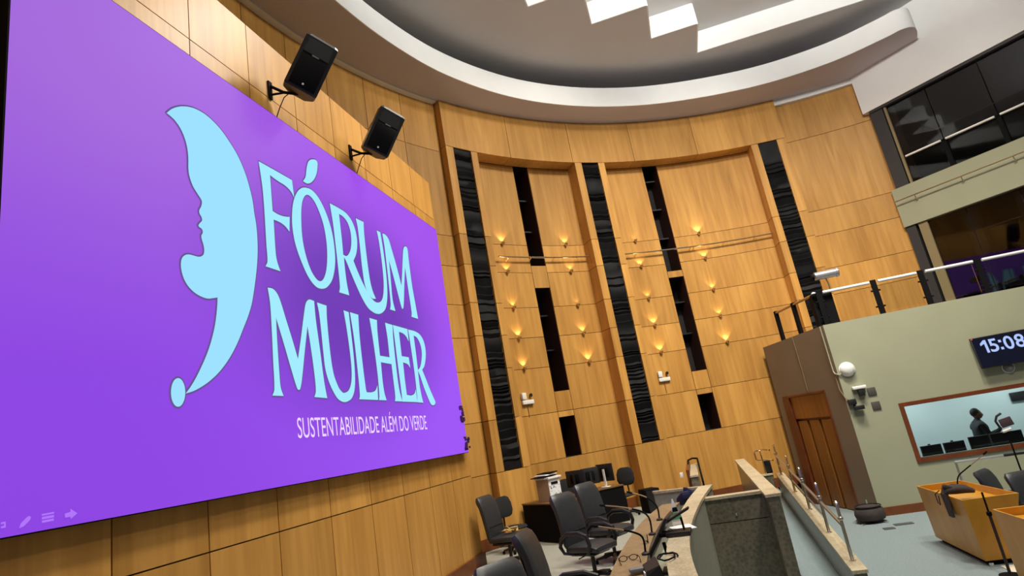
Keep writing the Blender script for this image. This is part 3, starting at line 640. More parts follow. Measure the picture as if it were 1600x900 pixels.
# ================================================================== WALL LOUDSPEAKERS
def make_speaker(name, label, loc, centre, yaw, pitch):
    r = thing(name, label, 'loudspeaker', loc, 0, 'loudspeakers above the screen')
    C0 = Vector(centre)-Vector(loc)
    M = Matrix.Rotation(math.radians(yaw), 3, 'Z') @ Matrix.Rotation(math.radians(-24), 3, 'X') @ Matrix.Rotation(math.radians(pitch), 3, 'Y')
    def put(mb, nm, mat):
        mb.v = [tuple(M @ Vector(p) + C0) for p in mb.v]; return mb.build(nm, mat, r)
    w, h, d = 0.215, 0.37, 0.20
    sec = [(d-.02, w), (d, w*.8), (d, -w*.8), (d-.02, -w), (-.02, -w), (-d, -w*.52), (-d, w*.52), (-.02, w)]
    v = []; prof = [(-h, .94), (-h+.025, 1), (h-.03, 1), (h, .92)]
    for z, k in prof: v += [(x*k, y*k, z) for x, y in sec]
    n = len(sec); f = [tuple(reversed(range(n))), tuple(range(3*n, 4*n))]
    for i in range(3):
        for k in range(n): f.append((i*n+k, i*n+(k+1) % n, (i+1)*n+(k+1) % n, (i+1)*n+k))
    put(MB().add(v, f), 'cabinet', M_PLASTIC)
    put(MB().rbox((d+.008, 0, -.12), (0.03, w*1.62, 0.42), 0.012), 'grille', M_BLACK)
    hz = MB(); hz.hexa([(d-.005, -w*.8, .12), (d+.014, -w*.8, .12), (d+.014, w*.8, .12), (d-.005, w*.8, .12)], [(d-.005, -w*.7, .33), (d-.001, -w*.7, .33), (d-.001, w*.7, .33), (d-.005, w*.7, .33)])
    put(hz, 'horn', M_PLASTIC)
    put(MB().rbox((d+.016, 0, .105), (0.02, 0.09, 0.018), .004), 'name_plate', M_GREY_PL)
    put(MB().lathe([(0.014, 0), (0.014, .008), (0.0, .008)], 12, (d+.022, 0, -.29), Matrix.Rotation(pi/2, 3, 'Y')), 'badge', M_WHITE_PL)
    for s in (-1, 1): put(MB().rbox((-.03, s*w*.93, 0.02), (0.12, 0.03, 0.16), .01), 'handle', M_BLACK)
    br = MB().box((0.012, 0, 0), (0.024, 0.07, 0.26)); br = br.build('wall_plate', M_BLACK, r)
    foot = M @ Vector((-.06, 0, -h+.01)) + C0
    ar = MB(); ar.tube([(0.02, 0, 0.06), tuple(foot*0.5+Vector((.0, 0, 0.0))), tuple(foot)], 0.022, 6); ar.tube([(0.02, 0, -0.07), tuple(foot*0.55)], 0.016, 6)
    ar.build('arm', M_BLACK, r)
    cb = MB(); cb.tube([tuple(foot*.7), (foot.x*.5, foot.y*.5, -.12), (foot.x*.35, foot.y*.35-.02, -.28), (0.03, 0.05, -.42), (0.02, 0.04, -.5)], 0.007, 6); cb.build('cable', M_BLACK, r)
    return r
make_speaker('wall_loudspeaker', 'nearer and larger looking black loudspeaker on a wall bracket above the purple screen', (WX, 6.0, 7.78), (-3.76, 6.12, 7.98), -40, 22)
make_speaker('wall_loudspeaker', 'farther black loudspeaker on a wall bracket, over the right half of the purple screen', (WX, 7.98, 7.76), (-3.76, 8.08, 7.98), -40, 22)

# ================================================================== UPLIGHTS, RAILS, EMERGENCY LIGHTS ON THE CURVED WALL
SCTH = [(-50.3, 'left bay, left column'), (-40.6, 'left bay, right column'), (-29.8, 'right bay, left column'), (-20.1, 'right bay, right column')]
SCZ = [(7.85, 'top'), (7.06, 'second from top'), (6.09, 'middle'), (5.30, 'second from bottom'), (4.52, 'bottom')]
SCP = {0: (1.0, .7, .5, .9, .9), 1: (.8, .5, .12, .8, 1.2), 2: (.1, .8, .5, 1.0, 1.0), 3: (1.0, 1.0, .6, .5, 1.2)}
for ci, (th, wc) in enumerate(SCTH):
    for ri, (z, wr) in enumerate(SCZ):
        r = thing('wall_uplight', 'small glowing uplight on the curved wall, %s, %s' % (wc, wr), 'wall light', cyl(th, RB, z), math.radians(-th), 'uplights on the curved wood wall')
        cup = MB().lathe([(0.012, -0.05), (0.03, -0.03), (0.052, 0.02), (0.047, 0.02), (0.02, -.02), (0, -.02)], 12, (0, -0.065, 0)); cup.build('cup', M_BRASS, r)
        MB().rbox((0, -0.012, -0.01), (0.05, 0.024, 0.05), .005).build('wall_mount', M_BRASS, r)
        d = bpy.data.lights.new('uplight_lamp', 'SPOT'); d.energy = 9.0*SCP[ci][ri]; d.spot_size = math.radians(96); d.spot_blend = 0.5; d.shadow_soft_size = 0.015; d.color = (1.0, 0.78, 0.5)
        lo = bpy.data.objects.new('uplight_lamp', d); COL.objects.link(lo); lo.parent = r; lo.location = (0, -0.065, 0.03); lo.rotation_euler = (math.radians(180-6), 0, 0)
for k, (a, b, wh) in enumerate(((-51.6, -37.6, 'left'), (-32.2, -10.0, 'right'))):
    r = thing('wall_rail', 'thin metal rail on brackets running across the upper %s bay of the curved wood wall' % wh, 'rail', cyl((a+b)/2, RB, 7.45), 0, 'rails across the wood bays')
    L0 = Vector(r.location)
    n = 14
    MB().tube([Vector(cyl(a+(b-a)*i/n, RB-0.14, 7.44))-L0 for i in range(n+1)], 0.022, 8).build('tube', M_BRONZE, r)
    sl = (-46.4, -44.3) if k == 0 else (-27.5, -22.5)
    MB().tube([Vector(cyl(sl[0]+(sl[1]-sl[0])*i/4, RB-0.14, 7.44))-L0 for i in range(5)], 0.024, 8).build('bright_sleeve', M_CHROME, r)
    m_ = 4 if k == 0 else 5
    for i in range(m_):
        th = a+(b-a)*(i+0.4)/m_
        if sl[0] < th < sl[1]: th = sl[1]+.4
        q = MB(); q.tube([Vector(cyl(th, RB, 7.36))-L0, Vector(cyl(th, RB-.14, 7.42))-L0], 0.014, 6); q.lathe([(0, -.03), (.03, 0), (0, .03)], 8, Vector(cyl(th, RB-.14, 7.44))-L0); q.build('bracket', M_BRASS, r)
for th, z, nm in ((-50.8, 3.74, 'left'), (-30.4, 3.82, 'right')):
    r = thing('emergency_light', 'small white emergency light low on the curved wood wall, %s bay' % nm, 'emergency light', cyl(th, RB, z), math.radians(-th), 'emergency lights on the wood wall')
    MB().rbox((0.03, -0.04, -0.06), (0.34, 0.07, 0.10), .01).build('battery_box', M_WHITE_PL, r)
    MB().rbox((-0.08, -0.05, 0.09), (0.12, 0.09, 0.16), .012).build('lamp_head', M_WHITE_PL, r)
    MB().lathe([(0.03, 0), (0.045, .05), (0, .05)], 10, (0.14, -0.02, 0.1), Matrix.Rotation(pi/2, 3, 'X')).build('second_lamp', M_PLASTIC, r)
    MB().tube([(0.02, -.012, -.1), (0.02, -.012, -.42)], .008, 6).build('conduit', M_BRONZE, r)
o = MB().rbox((0, -0.006, 0), (0.09, 0.012, 0.13), .004).build('light_switch', M_WHITE_PL, None, cyl(-32.1, RF, 1.27)); o.rotation_euler = (0, 0, math.radians(32.1))
tag(o, 'small white switch plate low on the curved wood wall beside the stone rail', 'switch')
# ================================================================== STONE PARAPETS AND THE LONG COUNTER
def ribbon(P, Q, z0, z1):
    """closed slab between two polylines with the same number of points"""
    n = len(P); v = []; f = []
    for p, q in zip(P, Q): v += [(p[0], p[1], z0), (p[0], p[1], z1), (q[0], q[1], z1), (q[0], q[1], z0)]
    for i in range(n-1):
        a = i*4; b = a+4
        f += [(a, b, b+1, a+1), (a+1, b+1, b+2, a+2), (a+2, b+2, b+3, a+3), (a+3, b+3, b, a)]
    f += [(0, 1, 2, 3), (n*4-1, n*4-2, n*4-3, n*4-4)]
    return MB().add(v, f)
def off(P, d):
    out = []
    for i, p in enumerate(P):
        a = P[max(i-1, 0)]; b = P[min(i+1, len(P)-1)]; dx, dy = b[0]-a[0], b[1]-a[1]; L = math.hypot(dx, dy)
        out.append((p[0]+dy/L*d, p[1]-dx/L*d))
    return out
LEDGE_O = catmull([(-0.02, 3.6), (-0.14, 4.3), (-0.27, 5.28), (-0.34, 6.49), (-0.31, 7.9), (-0.17, 9.63), (0.02, 11.17)], 5)
LEDGE_I = catmull([(-0.25, 3.6), (-0.36, 4.3), (-0.48, 5.33), (-0.545, 6.49), (-0.50, 7.9), (-0.37, 9.6), (-0.19, 11.15)], 5)
DESK_O = catmull([(-0.50, 3.6), (-0.58, 4.3), (-0.69, 5.33), (-0.77, 6.5), (-0.78, 7.9), (-0.68, 9.3), (-0.52, 10.4)], 5)
DESK_I = catmull([(-0.80, 3.6), (-0.93, 4.3), (-1.04, 5.33), (-1.10, 6.5), (-1.08, 7.9), (-0.99, 9.2), (-0.80, 10.4)], 5)
counter = thing('presiding_counter', 'long curved stone counter with brown inner desk and beige granite ledge beside the dais chairs', 'counter', (-0.5, 6.8, 0))
C0 = Vector(counter.location)
def cbuild(mb, name, mat, parent=counter, org=None):
    L = Vector(org) if org is not None else C0
    mb.v = [tuple(Vector(p)-L) for p in mb.v]; return mb.build(name, mat, parent)
cbuild(ribbon(LEDGE_O, off(LEDGE_O, -0.05), 0.0, 1.505), 'outer_face', M_STONE_FACE)
# ledge: separate granite slabs with fine joints
k = 0
for i in range(0, 30, 3):
    a, b = LEDGE_O[i:i+4], LEDGE_I[i:i+4]
    a2 = [tuple(Vector(a[0])*(.997)+Vector(a[1])*.003)]+list(a[1:-1])+[tuple(Vector(a[-1])*.997+Vector(a[-2])*.003)]
    b2 = [tuple(Vector(b[0])*(.997)+Vector(b[1])*.003)]+list(b[1:-1])+[tuple(Vector(b[-1])*.997+Vector(b[-2])*.003)]
    cbuild(ribbon(off(a2, 0.02), b2, 1.505, 1.55), 'ledge_slab', M_STONE_LT)
cbuild(ribbon(LEDGE_I, off(LEDGE_I, 0.03), 1.16, 1.505), 'ledge_upstand', M_STONE_FACE)
cbuild(ribbon(off(LEDGE_O, -0.05), DESK_O, 1.13, 1.16), 'trough_floor', M_STONE_FACE)
cbuild(ribbon(DESK_O, off(DESK_O, -0.03), 1.16, 1.40), 'trough_side', M_STONE_FACE)
cbuild(ribbon(DESK_O, DESK_I, 1.40, 1.44), 'worktop', M_STONE_DESK)
cbuild(ribbon(off(DESK_O, -0.04), off(DESK_O, -0.09), DZ, 1.40), 'modesty_panel', M_WOOD_DK)
mb = MB(); mb.hexa([(-1.0, 11.60, DZ), (-.98, 11.55, DZ), (-.18, 11.28, DZ), (-.2, 11.33, DZ)], [(-1.0, 11.60, 1.49), (-.98, 11.55, 1.49), (-.18, 11.28, 1.49), (-.2, 11.33, 1.49)]); cbuild(mb, 'end_panel', M_STONE_FACE)
mb = MB(); mb.hexa([(-1.02, 11.63, 1.49), (-.99, 11.53, 1.49), (-.15, 11.25, 1.49), (-.18, 11.35, 1.49)], [(-1.02, 11.63, 1.53), (-.99, 11.53, 1.53), (-.15, 11.25, 1.53), (-.18, 11.35, 1.53)]); cbuild(mb, 'end_cap', M_STONE_LT)

r = thing('parapet', 'dark granite cross wall with a beige cap closing off the sunken pit', 'parapet', (0.3, 10.0, 0)); O = Vector(r.location)
cbuild(MB().box2((-.15, 9.97, 0), (.728, 10.1, 1.115)), 'lower_slab', M_STONE, r, O)
cbuild(MB().box2((-.15, 9.97, 1.127), (.728, 10.1, 1.46)), 'upper_slab', M_STONE, r, O)
cbuild(MB().box2((-.15, 9.99, 1.11), (.71, 10.09, 1.13)), 'joint', M_BLACK, r, O)
cbuild(MB().box2((-.15, 9.94, 1.46), (.69, 10.13, 1.50)), 'cap', M_STONE_LT, r, O)
cbuild(MB().lathe([(0, 0), (.018, .0), (.018, .02), (0, .03)], 12, (.28, 9.97, 1.22), Matrix.Rotation(pi/2, 3, 'X')), 'steel_button', M_CHROME, r, O)
r = thing('parapet', 'level stone parapet with a wide beige cap between the pit and the ramp', 'parapet', (0.8, 12.7, 0)); O = Vector(r.location)
cbuild(MB().box2((.725, 9.50, 0), (.89, 15.85, 1.46)), 'core', M_STONE, r, O)
cbuild(MB().box2((.70, 9.47, 1.46), (.915, 15.87, 1.50)), 'cap', M_STONE_LT, r, O)
r = thing('parapet', 'low sloping stone parapet with light cap carrying the chrome posts of the ramp', 'parapet', (1.5, 12.5, 0)); O = Vector(r.location)
a0, a1, b0, b1 = (1.42, 8.75), (1.57, 8.75), (1.63, 16.8), (1.79, 16.8)
cbuild(MB().hexa([(*a0, 0), (*a1, 0), (*b1, 0), (*b0, 0)], [(*a0, .56), (*a1, .56), (*b1, .92), (*b0, .92)]), 'core', M_STONE, r, O)
cbuild(MB().hexa([(1.405, 8.72, .56), (1.585, 8.72, .56), (1.805, 16.8, .92), (1.615, 16.8, .92)], [(1.405, 8.72, .60), (1.585, 8.72, .60), (1.805, 16.8, .96), (1.615, 16.8, .96)]), 'cap', M_STONE_LT, r, O)
r = thing('parapet', 'short granite block at the top of the ramp under the brass rail', 'parapet', (1.42, 17.0, 0.3)); O = Vector(r.location)
cbuild(MB().box2((1.02, 16.86, .3), (1.56, 17.02, .93)), 'core', M_STONE, r, O)
cbuild(MB().box2((1.02, 16.84, .93), (1.56, 17.04, .96)), 'cap', M_STONE_LT, r, O)
r = thing('parapet', 'stone parapet ending beside the white switch, with a black tube loop on its right', 'parapet', (-0.27, 15.2, DZ)); O = Vector(r.location)
cbuild(MB().box2((-.35, 13.8, DZ), (-.19, 16.65, 1.45)), 'core', M_STONE, r, O)
cbuild(MB().box2((-.36, 13.78, 1.45), (-.18, 16.65, 1.49)), 'cap', M_STONE_LT, r, O)
cbuild(MB().box2((-.42, 13.9, DZ), (-.352, 16.5, 1.60)), 'side_shade_slab', M_WOOD_DK, r, O)  # dark slab in place of the shade on the parapet's side
cbuild(MB().tube([(-.12, 13.75, .9), (-.12, 13.75, 1.35), (-.13, 14.2, 1.55), (-.15, 16.4, 1.63), (-.27, 16.55, 1.64), (-.38, 16.4, 1.62), (-.38, 15.0, 1.57)], .022, 8), 'tube_loop', M_BLACK, r, O)
# ramp handrail
r = thing('handrail', 'polished metal handrail with ball topped posts along the sloping ramp parapet', 'handrail', (1.5, 12.5, .76)); O = Vector(r.location)
def parpt(y): t = (y-8.75)/8.05; return Vector((1.50+.21*t, y, .60+.36*t))
PY = [16.3, 14.3, 12.5, 10.9, 9.5, 8.75]
PY = [16.4, 14.1, 12.3, 10.6, 9.1]
for y in PY:
    p = parpt(y); last = y < 9; m2 = M_CHROME if y < 13 else M_BRASS
    q = MB(); q.lathe([(.045, 0), (.045, .012), (.022, .02), (.02, .68), (.012, .70), (.026, .725), (.0, .75)], 10, p); po = cbuild(q, 'post', m2, r, O)
    q = MB(); q.lathe([(.021, 0), (.034, .012), (.034, .04), (.021, .05)], 10, p+Vector((0, 0, .50))); cbuild(q, 'collar', m2, po, O)
cbuild(MB().tube([parpt(16.9)+Vector((0, 0, .46)), parpt(9.1)+Vector((0, 0, .44))], .024, 8), 'rail', M_STEEL, r, O)
cbuild(MB().tube([parpt(16.9)+Vector((0, 0, .24)), parpt(10.6)+Vector((0, 0, .24))], .014, 8), 'lower_rail', M_STEEL, r, O)
r = thing('handrail', 'looped brass grab rail at the far top of the ramp against the wood wall', 'handrail', (1.45, 16.95, .96)); O = Vector(r.location)
cbuild(MB().tube([(1.62, 16.8, 1.53), (1.50, 16.95, 1.56), (1.30, 16.97, 1.55), (1.26, 16.97, 1.50), (1.27, 16.97, 1.34), (1.31, 16.97, 1.30), (1.52, 16.95, 1.30), (1.64, 16.8, 1.28)], .021, 8), 'loop', M_BRASS, r, O)
cbuild(MB().tube([(1.42, 16.95, .96), (1.40, 16.95, 1.54)], .017, 8), 'post', M_BRASS, r, O)
r = thing('equipment_box', 'black box standing on the granite block beneath the looped brass rail', 'box', (1.50, 17.1, .96))
MB().rbox((0, 0, .17), (.18, .16, .34), .012).build('case', M_BLACK, r); MB().rbox((0, -.085, .17), (.15, .012, .28), .004).build('front_grille', M_PLASTIC, r)

# ================================================================== CHAIRS
def star_base(r, z, rad, mat):
    MB().lathe([(.028, z), (.028, .10), (.05, .09), (.05, .06), (.0, .06)], 10).build('column', M_STEEL if mat is None else mat, r)
    for k in range(5):
        a = 2*pi*k/5+.3; c, s = math.cos(a), math.sin(a)
        lg = MB().tube([(0.03*c, .03*s, .10), (rad*.6*c, rad*.6*s, .085), (rad*c, rad*s, .065)], .02, 6, rr=[.028, .022, .016]).build('leg', M_PLASTIC, r)
        MB().lathe([(0, -.022), (.028, -.022), (.03, 0), (.028, .022), (0, .022)], 10, (rad*c, rad*s, .031), Matrix.Rotation(a, 3, 'Z') @ Matrix.Rotation(pi/2, 3, 'X')).build('caster', M_BLACK, lg)
def exec_chair(label, loc, rz, group='black leather armchairs', arms=True):
    r = thing('office_armchair' if arms else 'office_chair', label, 'chair', loc, math.radians(rz), group)
    r.scale = (1.06, 1.1, 1.05)
    MB().pad([(-.24, .44, .20, .03), (-.245, .50, .235, .045), (-.25, .62, .245, .055), (-.27, .80, .25, .05), (-.305, .97, .25, .05), (-.345, 1.06, .245, .06), (-.375, 1.12, .235, .06), (-.40, 1.165, .20, .035)], 16, 3.6).build('backrest', M_LEATHER, r)
    MB().pad([(-.285, .46, .19, .012), (-.30, .66, .22, .015), (-.325, .84, .225, .015), (-.37, 1.02, .22, .015), (-.42, 1.12, .20, .012)], 12, 4).build('back_shell', M_PLASTIC, r)
    for z, x in ((.66, -.203),):
        MB().tube([(x, -.20, z), (x+.003, 0, z), (x, .20, z)], .006, 6).build('seam', M_BLACK, r)
    MB().pad([(-.25, .43, .22, .035), (-.20, .445, .25, .055), (.05, .455, .255, .06), (.20, .455, .25, .058), (.27, .435, .235, .045), (.29, .41, .20, .02)], 16, 3.6).build('seat', M_LEATHER, r)
    MB().rbox((-.02, 0, .375), (.40, .36, .035), .012).build('seat_pan', M_PLASTIC, r)
    for s in ((-1, 1) if arms else ()):
        y = s*.285
        MB().tube([(.10, y*.75, .385), (.19, y, .42), (.235, y, .53), (.20, y, .635), (.08, y, .675), (-.12, y, .67), (-.245, y, .60), (-.29, y*.98, .50), (-.27, y*.85, .41), (-.12, y*.7, .385)], .022, 8, rr=[.018, .024, .028, .032, .036, .035, .03, .026, .022, .016]).build('armrest', M_PLASTIC, r)
    MB().tube([(.0, -.12, .36), (.0, -.27, .35)], .008, 6).build('lever', M_PLASTIC, r)
    star_base(r, .37, .30, M_PLASTIC)
    if 'rounded top' in label: r.scale = (1.0, 1.05, 1.0)
    if 'yellow' in label: r.scale = (1.0, 1.05, .86)
    return r
def task_chair(label, loc, rz, group='black cloth task chairs'):
    r = thing('task_chair', label, 'chair', loc, math.radians(rz), group)
    MB().pad([(-.20, .66, .11, .02), (-.205, .69, .19, .032), (-.215, .78, .235, .036), (-.235, .92, .235, .034), (-.25, 1.03, .19, .03), (-.255, 1.07, .11, .018)], 16, 2.4).build('backrest', M_CLOTH, r)
    MB().pad([(-.22, .455, .14, .02), (-.18, .46, .20, .034), (0, .465, .225, .036), (.15, .465, .215, .036), (.22, .455, .17, .028), (.25, .445, .10, .014)], 16, 2.6).build('seat', M_CLOTH, r)
    MB().tube([(-.06, 0, .42), (-.22, 0, .43), (-.27, 0, .50), (-.255, 0, .82)], .018, 8).build('back_bar', M_PLASTIC, r)
    star_base(r, .43, .28, M_PLASTIC)
    return r
exec_chair('black leather armchair at the counter, the nearer of the two standing close together', (-1.84, 9.20, DZ), -29)
exec_chair('black leather armchair at the counter, the farther of the two standing close together', (-1.70, 10.38, DZ), -30)
exec_chair('armless black leather chair by the left wall, crumpled tan paper on its seat', (-3.66, 11.0, DZ), -14, arms=False)
exec_chair('black leather chair in front, back turned sideways, cut by the bottom edge', (-1.50, 6.15, DZ), 0)
exec_chair('black chair with only its rounded top showing at the bottom edge', (-1.50, 4.86, DZ), -30)
task_chair('black round-backed task chair just behind the leather chair with tan paper', (-3.92, 12.25, DZ), -30)
task_chair('black round-backed task chair mostly hidden behind the white box', (-3.10, 14.25, DZ), -70)
task_chair('black round-backed task chair beside the monitors, before the wood pier', (-1.96, 14.98, DZ), -110)
exec_chair('black leather armchair behind the yellow desk, left one of two', (4.72, 12.25, 0), -42, 'chairs behind the yellow desk')
exec_chair('black leather armchair behind the yellow desk, right one cut by the frame', (4.80, 11.45, 0), -75, 'chairs behind the yellow desk')
r = thing('low_cabinet', 'low black cabinet beside the task chair at the foot of the wood pier', 'cabinet', (-1.40, 15.1, DZ), math.radians(30))
MB().rbox((0, 0, .26), (.36, .4, .52), .008).build('body', M_BLACK, r); MB().box((0, -.205, .26), (.32, .01, .46)).build('door', M_PLASTIC, r); MB().tube([(.1, -.215, .3), (.1, -.215, .4)], .006, 6).build('handle', M_STEEL, r)
q = MB(); rnd = random.Random(2)
for i in range(9): q.rbox((rnd.uniform(-.08, .08), rnd.uniform(-.07, .07), .03+rnd.uniform(0, .07)), (.12, .07, .02), .006, Matrix.Rotation(rnd.uniform(0, 3), 3, 'Z') @ Matrix.Rotation(rnd.uniform(-1, 1), 3, 'X'))
o = q.build('crumpled_paper', M_TAN, None, (-3.60, 10.98, DZ+.545)); tag(o, 'crumpled tan paper lying on the seat of the leather chair by the wall', 'paper')

# ================================================================== BACK DESKS, BOX, MONITORS
def office_desk(label, loc, rz, L, D, H):
    r = thing('office_desk', label, 'desk', loc, math.radians(rz))
    MB().rbox((0, D/2, H-.015), (L, D, .03), .006).build('desktop', wood('dark_desktop', srgb(96, 70, 40), srgb(124, 92, 54), gscale=(3, 3, 3)), r)
    MB().box((0, .03, (H-.03)/2+.01), (L-.06, .02, H-.05)).build('modesty_panel', M_BLACK, r)
    for s in (-1, 1): MB().box((s*(L/2-.02), D/2, (H-.03)/2), (.03, D-.04, H-.03)).build('side_panel', M_BLACK, r)
    return r
office_desk('black-sided desk with brown top carrying the white box', (-3.46, 12.80, DZ), -41, 1.42, .6, .78)
office_desk('black desk with computer monitors in front of the wood pier', (-2.36, 13.86, DZ), 36, 1.30, .55, .78)
r = thing('printed_box', 'white box with black printed marks and dark trays on top, on the left desk', 'box', (-3.27, 13.05, DZ+.781), math.radians(-31))
r.scale = (1, 1, 1.08)
MB().box((0, 0, .21), (.36, .36, .42)).build('carton', M_CARDBOARD, r)
pm, nt, b = nodes_of('printed_white_front')
tc = nt.nodes.new('ShaderNodeTexCoord'); nz = nt.nodes.new('ShaderNodeTexNoise'); nz.inputs['Scale'].default_value = 17; nz.inputs['Detail'].default_value = 3; nz.inputs['Distortion'].default_value = 1.5
rr_ = nt.nodes.new('ShaderNodeValToRGB'); rr_.color_ramp.interpolation = 'CONSTANT'; rr_.color_ramp.elements[0].color = srgb(30, 34, 38); rr_.color_ramp.elements[1].position = 0.40; rr_.color_ramp.elements[1].color = srgb(236, 240, 242)
nt.links.new(tc.outputs['Object'], nz.inputs['Vector']); nt.links.new(nz.outputs['Fac'], rr_.inputs['Fac']); nt.links.new(rr_.outputs[0], b.inputs['Base Color'])
MB().box((.184, 0, .15), (.008, .34, .26)).build('printed_front', pm, r)
MB().box((.184, 0, .35), (.008, .34, .13)).build('front_plate', M_PAPER, r)
MB().box((.19, .0, .33), (.012, .2, .045)).build('hand_slot', M_BLACK, r)
MB().box((.02, 0, .435), (.42, .40, .03)).build('lid', M_PAPER, r)
for k in range(3):
    MB().rbox((-.05+.02*k, -.06+.05*k, .465+.03*k), (.34, .46-.07*k, .018), .004, Matrix.Rotation(.12*k, 3, 'Z')).build('paper_tray', M_BLACK if k != 1 else M_PAPER, r)
def monitor(label, loc, rz, w=.44, h=.30, stand=M_PLASTIC, group='monitors on the back desk'):
    r = thing('computer_monitor', label, 'monitor', loc, math.radians(rz), group)
    MB().rbox((0, 0, .12+h/2), (w, .035, h), .008).build('panel', M_PLASTIC, r)
    MB().rbox((0, .028, .12+h/2), (w*.5, .03, h*.55), .01).build('rear_cover', M_BLACK, r)
    MB().box((0, .055, .20), (.05, .02, .38)).build('stand', stand, r)
    MB().rbox((0, .05, .008), (.2, .16, .016), .005).build('foot', stand, r)
    MB().box((0, -.018, .12+h/2), (w-.03, .002, h-.03)).build('screen', M_BLACK, r)
    return r
TOPZ = DZ+.78
monitor('leftmost of the three black monitors seen from behind on the back desk', (-2.84, 13.90, TOPZ), 160, .46, .36)
monitor('middle one of the three black monitors seen from behind on the back desk', (-2.52, 14.06, TOPZ), 200, .40, .36)
monitor('rightmost of the three black monitors, the one with a pale stand, on the back desk', (-2.20, 14.24, TOPZ), 150, .46, .38, M_WHITE_PL)

# ================================================================== THINGS ON THE COUNTER
def gooseneck(label, base, pts, group='gooseneck microphones on the counter'):
    r = thing('gooseneck_microphone', label, 'microphone', base, 0, group); B = Vector(base)
    MB().lathe([(.045, 0), (.045, .018), (.02, .03), (0, .03)], 12).build('base', M_PLASTIC, r)
    P = [Vector(p)-B for p in pts]
    Q = [Vector((0, 0, .02))]+P
    def c3(P, n=5):
        out = []
        for i in range(len(P)-1):
            p0, p1, p2, p3 = P[max(i-1, 0)], P[i], P[i+1], P[min(i+2, len(P)-1)]
            for k in range(n):
                t = k/n; out.append(0.5*(2*p1+(p2-p0)*t+(2*p0-5*p1+4*p2-p3)*t*t+(3*p1-p0-3*p2+p3)*t**3))
        return out+[P[-1]]
    R = c3(Q); h = int(len(R)*.62)
    MB().tube(R[:h+1], .011, 8).build('lower_tube', M_BLACK, r)
    MB().tube(R[h:], .008, 8).build('upper_tube', M_BRONZE, r)
    d = (R[-1]-R[-2]).normalized()
    MB().tube([R[-1]-d*.01, R[-1]+d*.03, R[-1]+d*.07], .014, 8, rr=[.012, .015, .012]).build('capsule', M_BLACK, r)
    return r
gooseneck('nearest of the three bent gooseneck microphones on the brown counter', (-.80, 6.83, 1.44), [(-.80, 6.86, 1.60), (-.88, 6.84, 1.67), (-1.05, 6.8, 1.73), (-1.24, 6.75, 1.79)])
gooseneck('middle of the three bent gooseneck microphones on the brown counter', (-.80, 7.9, 1.44), [(-.80, 7.95, 1.62), (-.88, 7.98, 1.71), (-1.08, 8.0, 1.78), (-1.33, 8.05, 1.83)])
gooseneck('farthest of the three bent gooseneck microphones, nearest the back desk', (-.76, 8.9, 1.44), [(-.76, 8.95, 1.60), (-.82, 9.0, 1.69), (-.93, 9.02, 1.77), (-1.08, 9.03, 1.83)])
# sunken monitor lying back in the trough, a keyboard-like black unit, bottle, glasses, desk phone
r = thing('tilted_monitor', 'long black monitor leaning in the counter trough beside the microphones', 'monitor', (-.68, 7.25, 1.16))
T = Matrix.Rotation(math.radians(-6), 3, 'Z') @ Matrix.Rotation(math.radians(36), 3, 'Y')
MB().rbox(tuple(T @ Vector((0, 0, .27))+Vector((-.14, 0, .14))), (.035, .46, .54), .01, T).build('panel', M_PLASTIC, r)
MB().box(tuple(T @ Vector((-.02, 0, .27))+Vector((-.14, 0, .14))), (.004, .42, .48), T).build('screen', M_BLACK, r)
MB().rbox((.06, 0, .012), (.16, .3, .024), .006).build('foot', M_PLASTIC, r); MB().tube([(.08, 0, .02), (.05, 0, .3)], .02, 8).build('stand', M_PLASTIC, r)
r = thing('laptop_stand', 'black hinged device standing across the beige ledge of the counter', 'device', (-.43, 7.05, 1.55), math.radians(-4))
MB().rbox((0, 0, .025), (.26, .22, .05), .01).build('body', M_PLASTIC, r)
MB().tube([(.06, .02, .05), (.05, .03, .17)], .012, 8).build('post', M_BLACK, r)
MB().rbox((-.0, .03, .19), (.34, .10, .025), .008, Matrix.Rotation(math.radians(-24), 3, 'Y')).build('arm', M_PLASTIC, r)
MB().rbox((-.16, -.02, .03), (.10, .12, .05), .015).build('knob_block', M_BLACK, r)
r = thing('folded_flyer', 'pointed white and green folded paper standing on the beige counter ledge', 'paper', (-.46, 7.72, 1.551), math.radians(20))
r.scale = (1, 1, .48)
MB().hexa([(-.07, -.02, 0), (.07, -.02, 0), (.07, .02, 0), (-.07, .02, 0)], [(-.012, -.004, .60), (.0, -.004, .60), (.0, .004, .60), (-.012, .004, .60)]).build('sheet', M_PAPER, r)
MB().hexa([(-.07, -.026, .12), (.06, -.026, .12), (.06, -.02, .12), (-.07, -.02, .12)], [(-.05, -.024, .26), (.045, -.024, .26), (.045, -.017, .26), (-.05, -.017, .26)]).build('green_print', plain('green_print', srgb(70, 150, 110), .7), r)
MB().hexa([(-.04, -.025, .30), (.03, -.025, .30), (.03, -.016, .30), (-.04, -.016, .30)], [(-.03, -.022, .40), (.02, -.022, .40), (.02, -.013, .40), (-.03, -.013, .40)]).build('dark_print', M_BLACK, r)
o = MB().rbox((0, 0, .006), (.24, .30, .012), .004, Matrix.Rotation(.3, 3, 'Z')).build('paper_sheets', M_PAPER, None, (-.40, 7.42, 1.55)); tag(o, 'white papers lying on the beige ledge under the black device', 'paper')
q = MB(); rnd = random.Random(5)
for i in range(8): q.rbox((rnd.uniform(-.12, .12), rnd.uniform(-.25, .25), .05+rnd.uniform(0, .1)), (.16, .22, .06), .025, Matrix.Rotation(rnd.uniform(0, 3), 3, 'Z') @ Matrix.Rotation(rnd.uniform(-.4, .4), 3, 'X'))
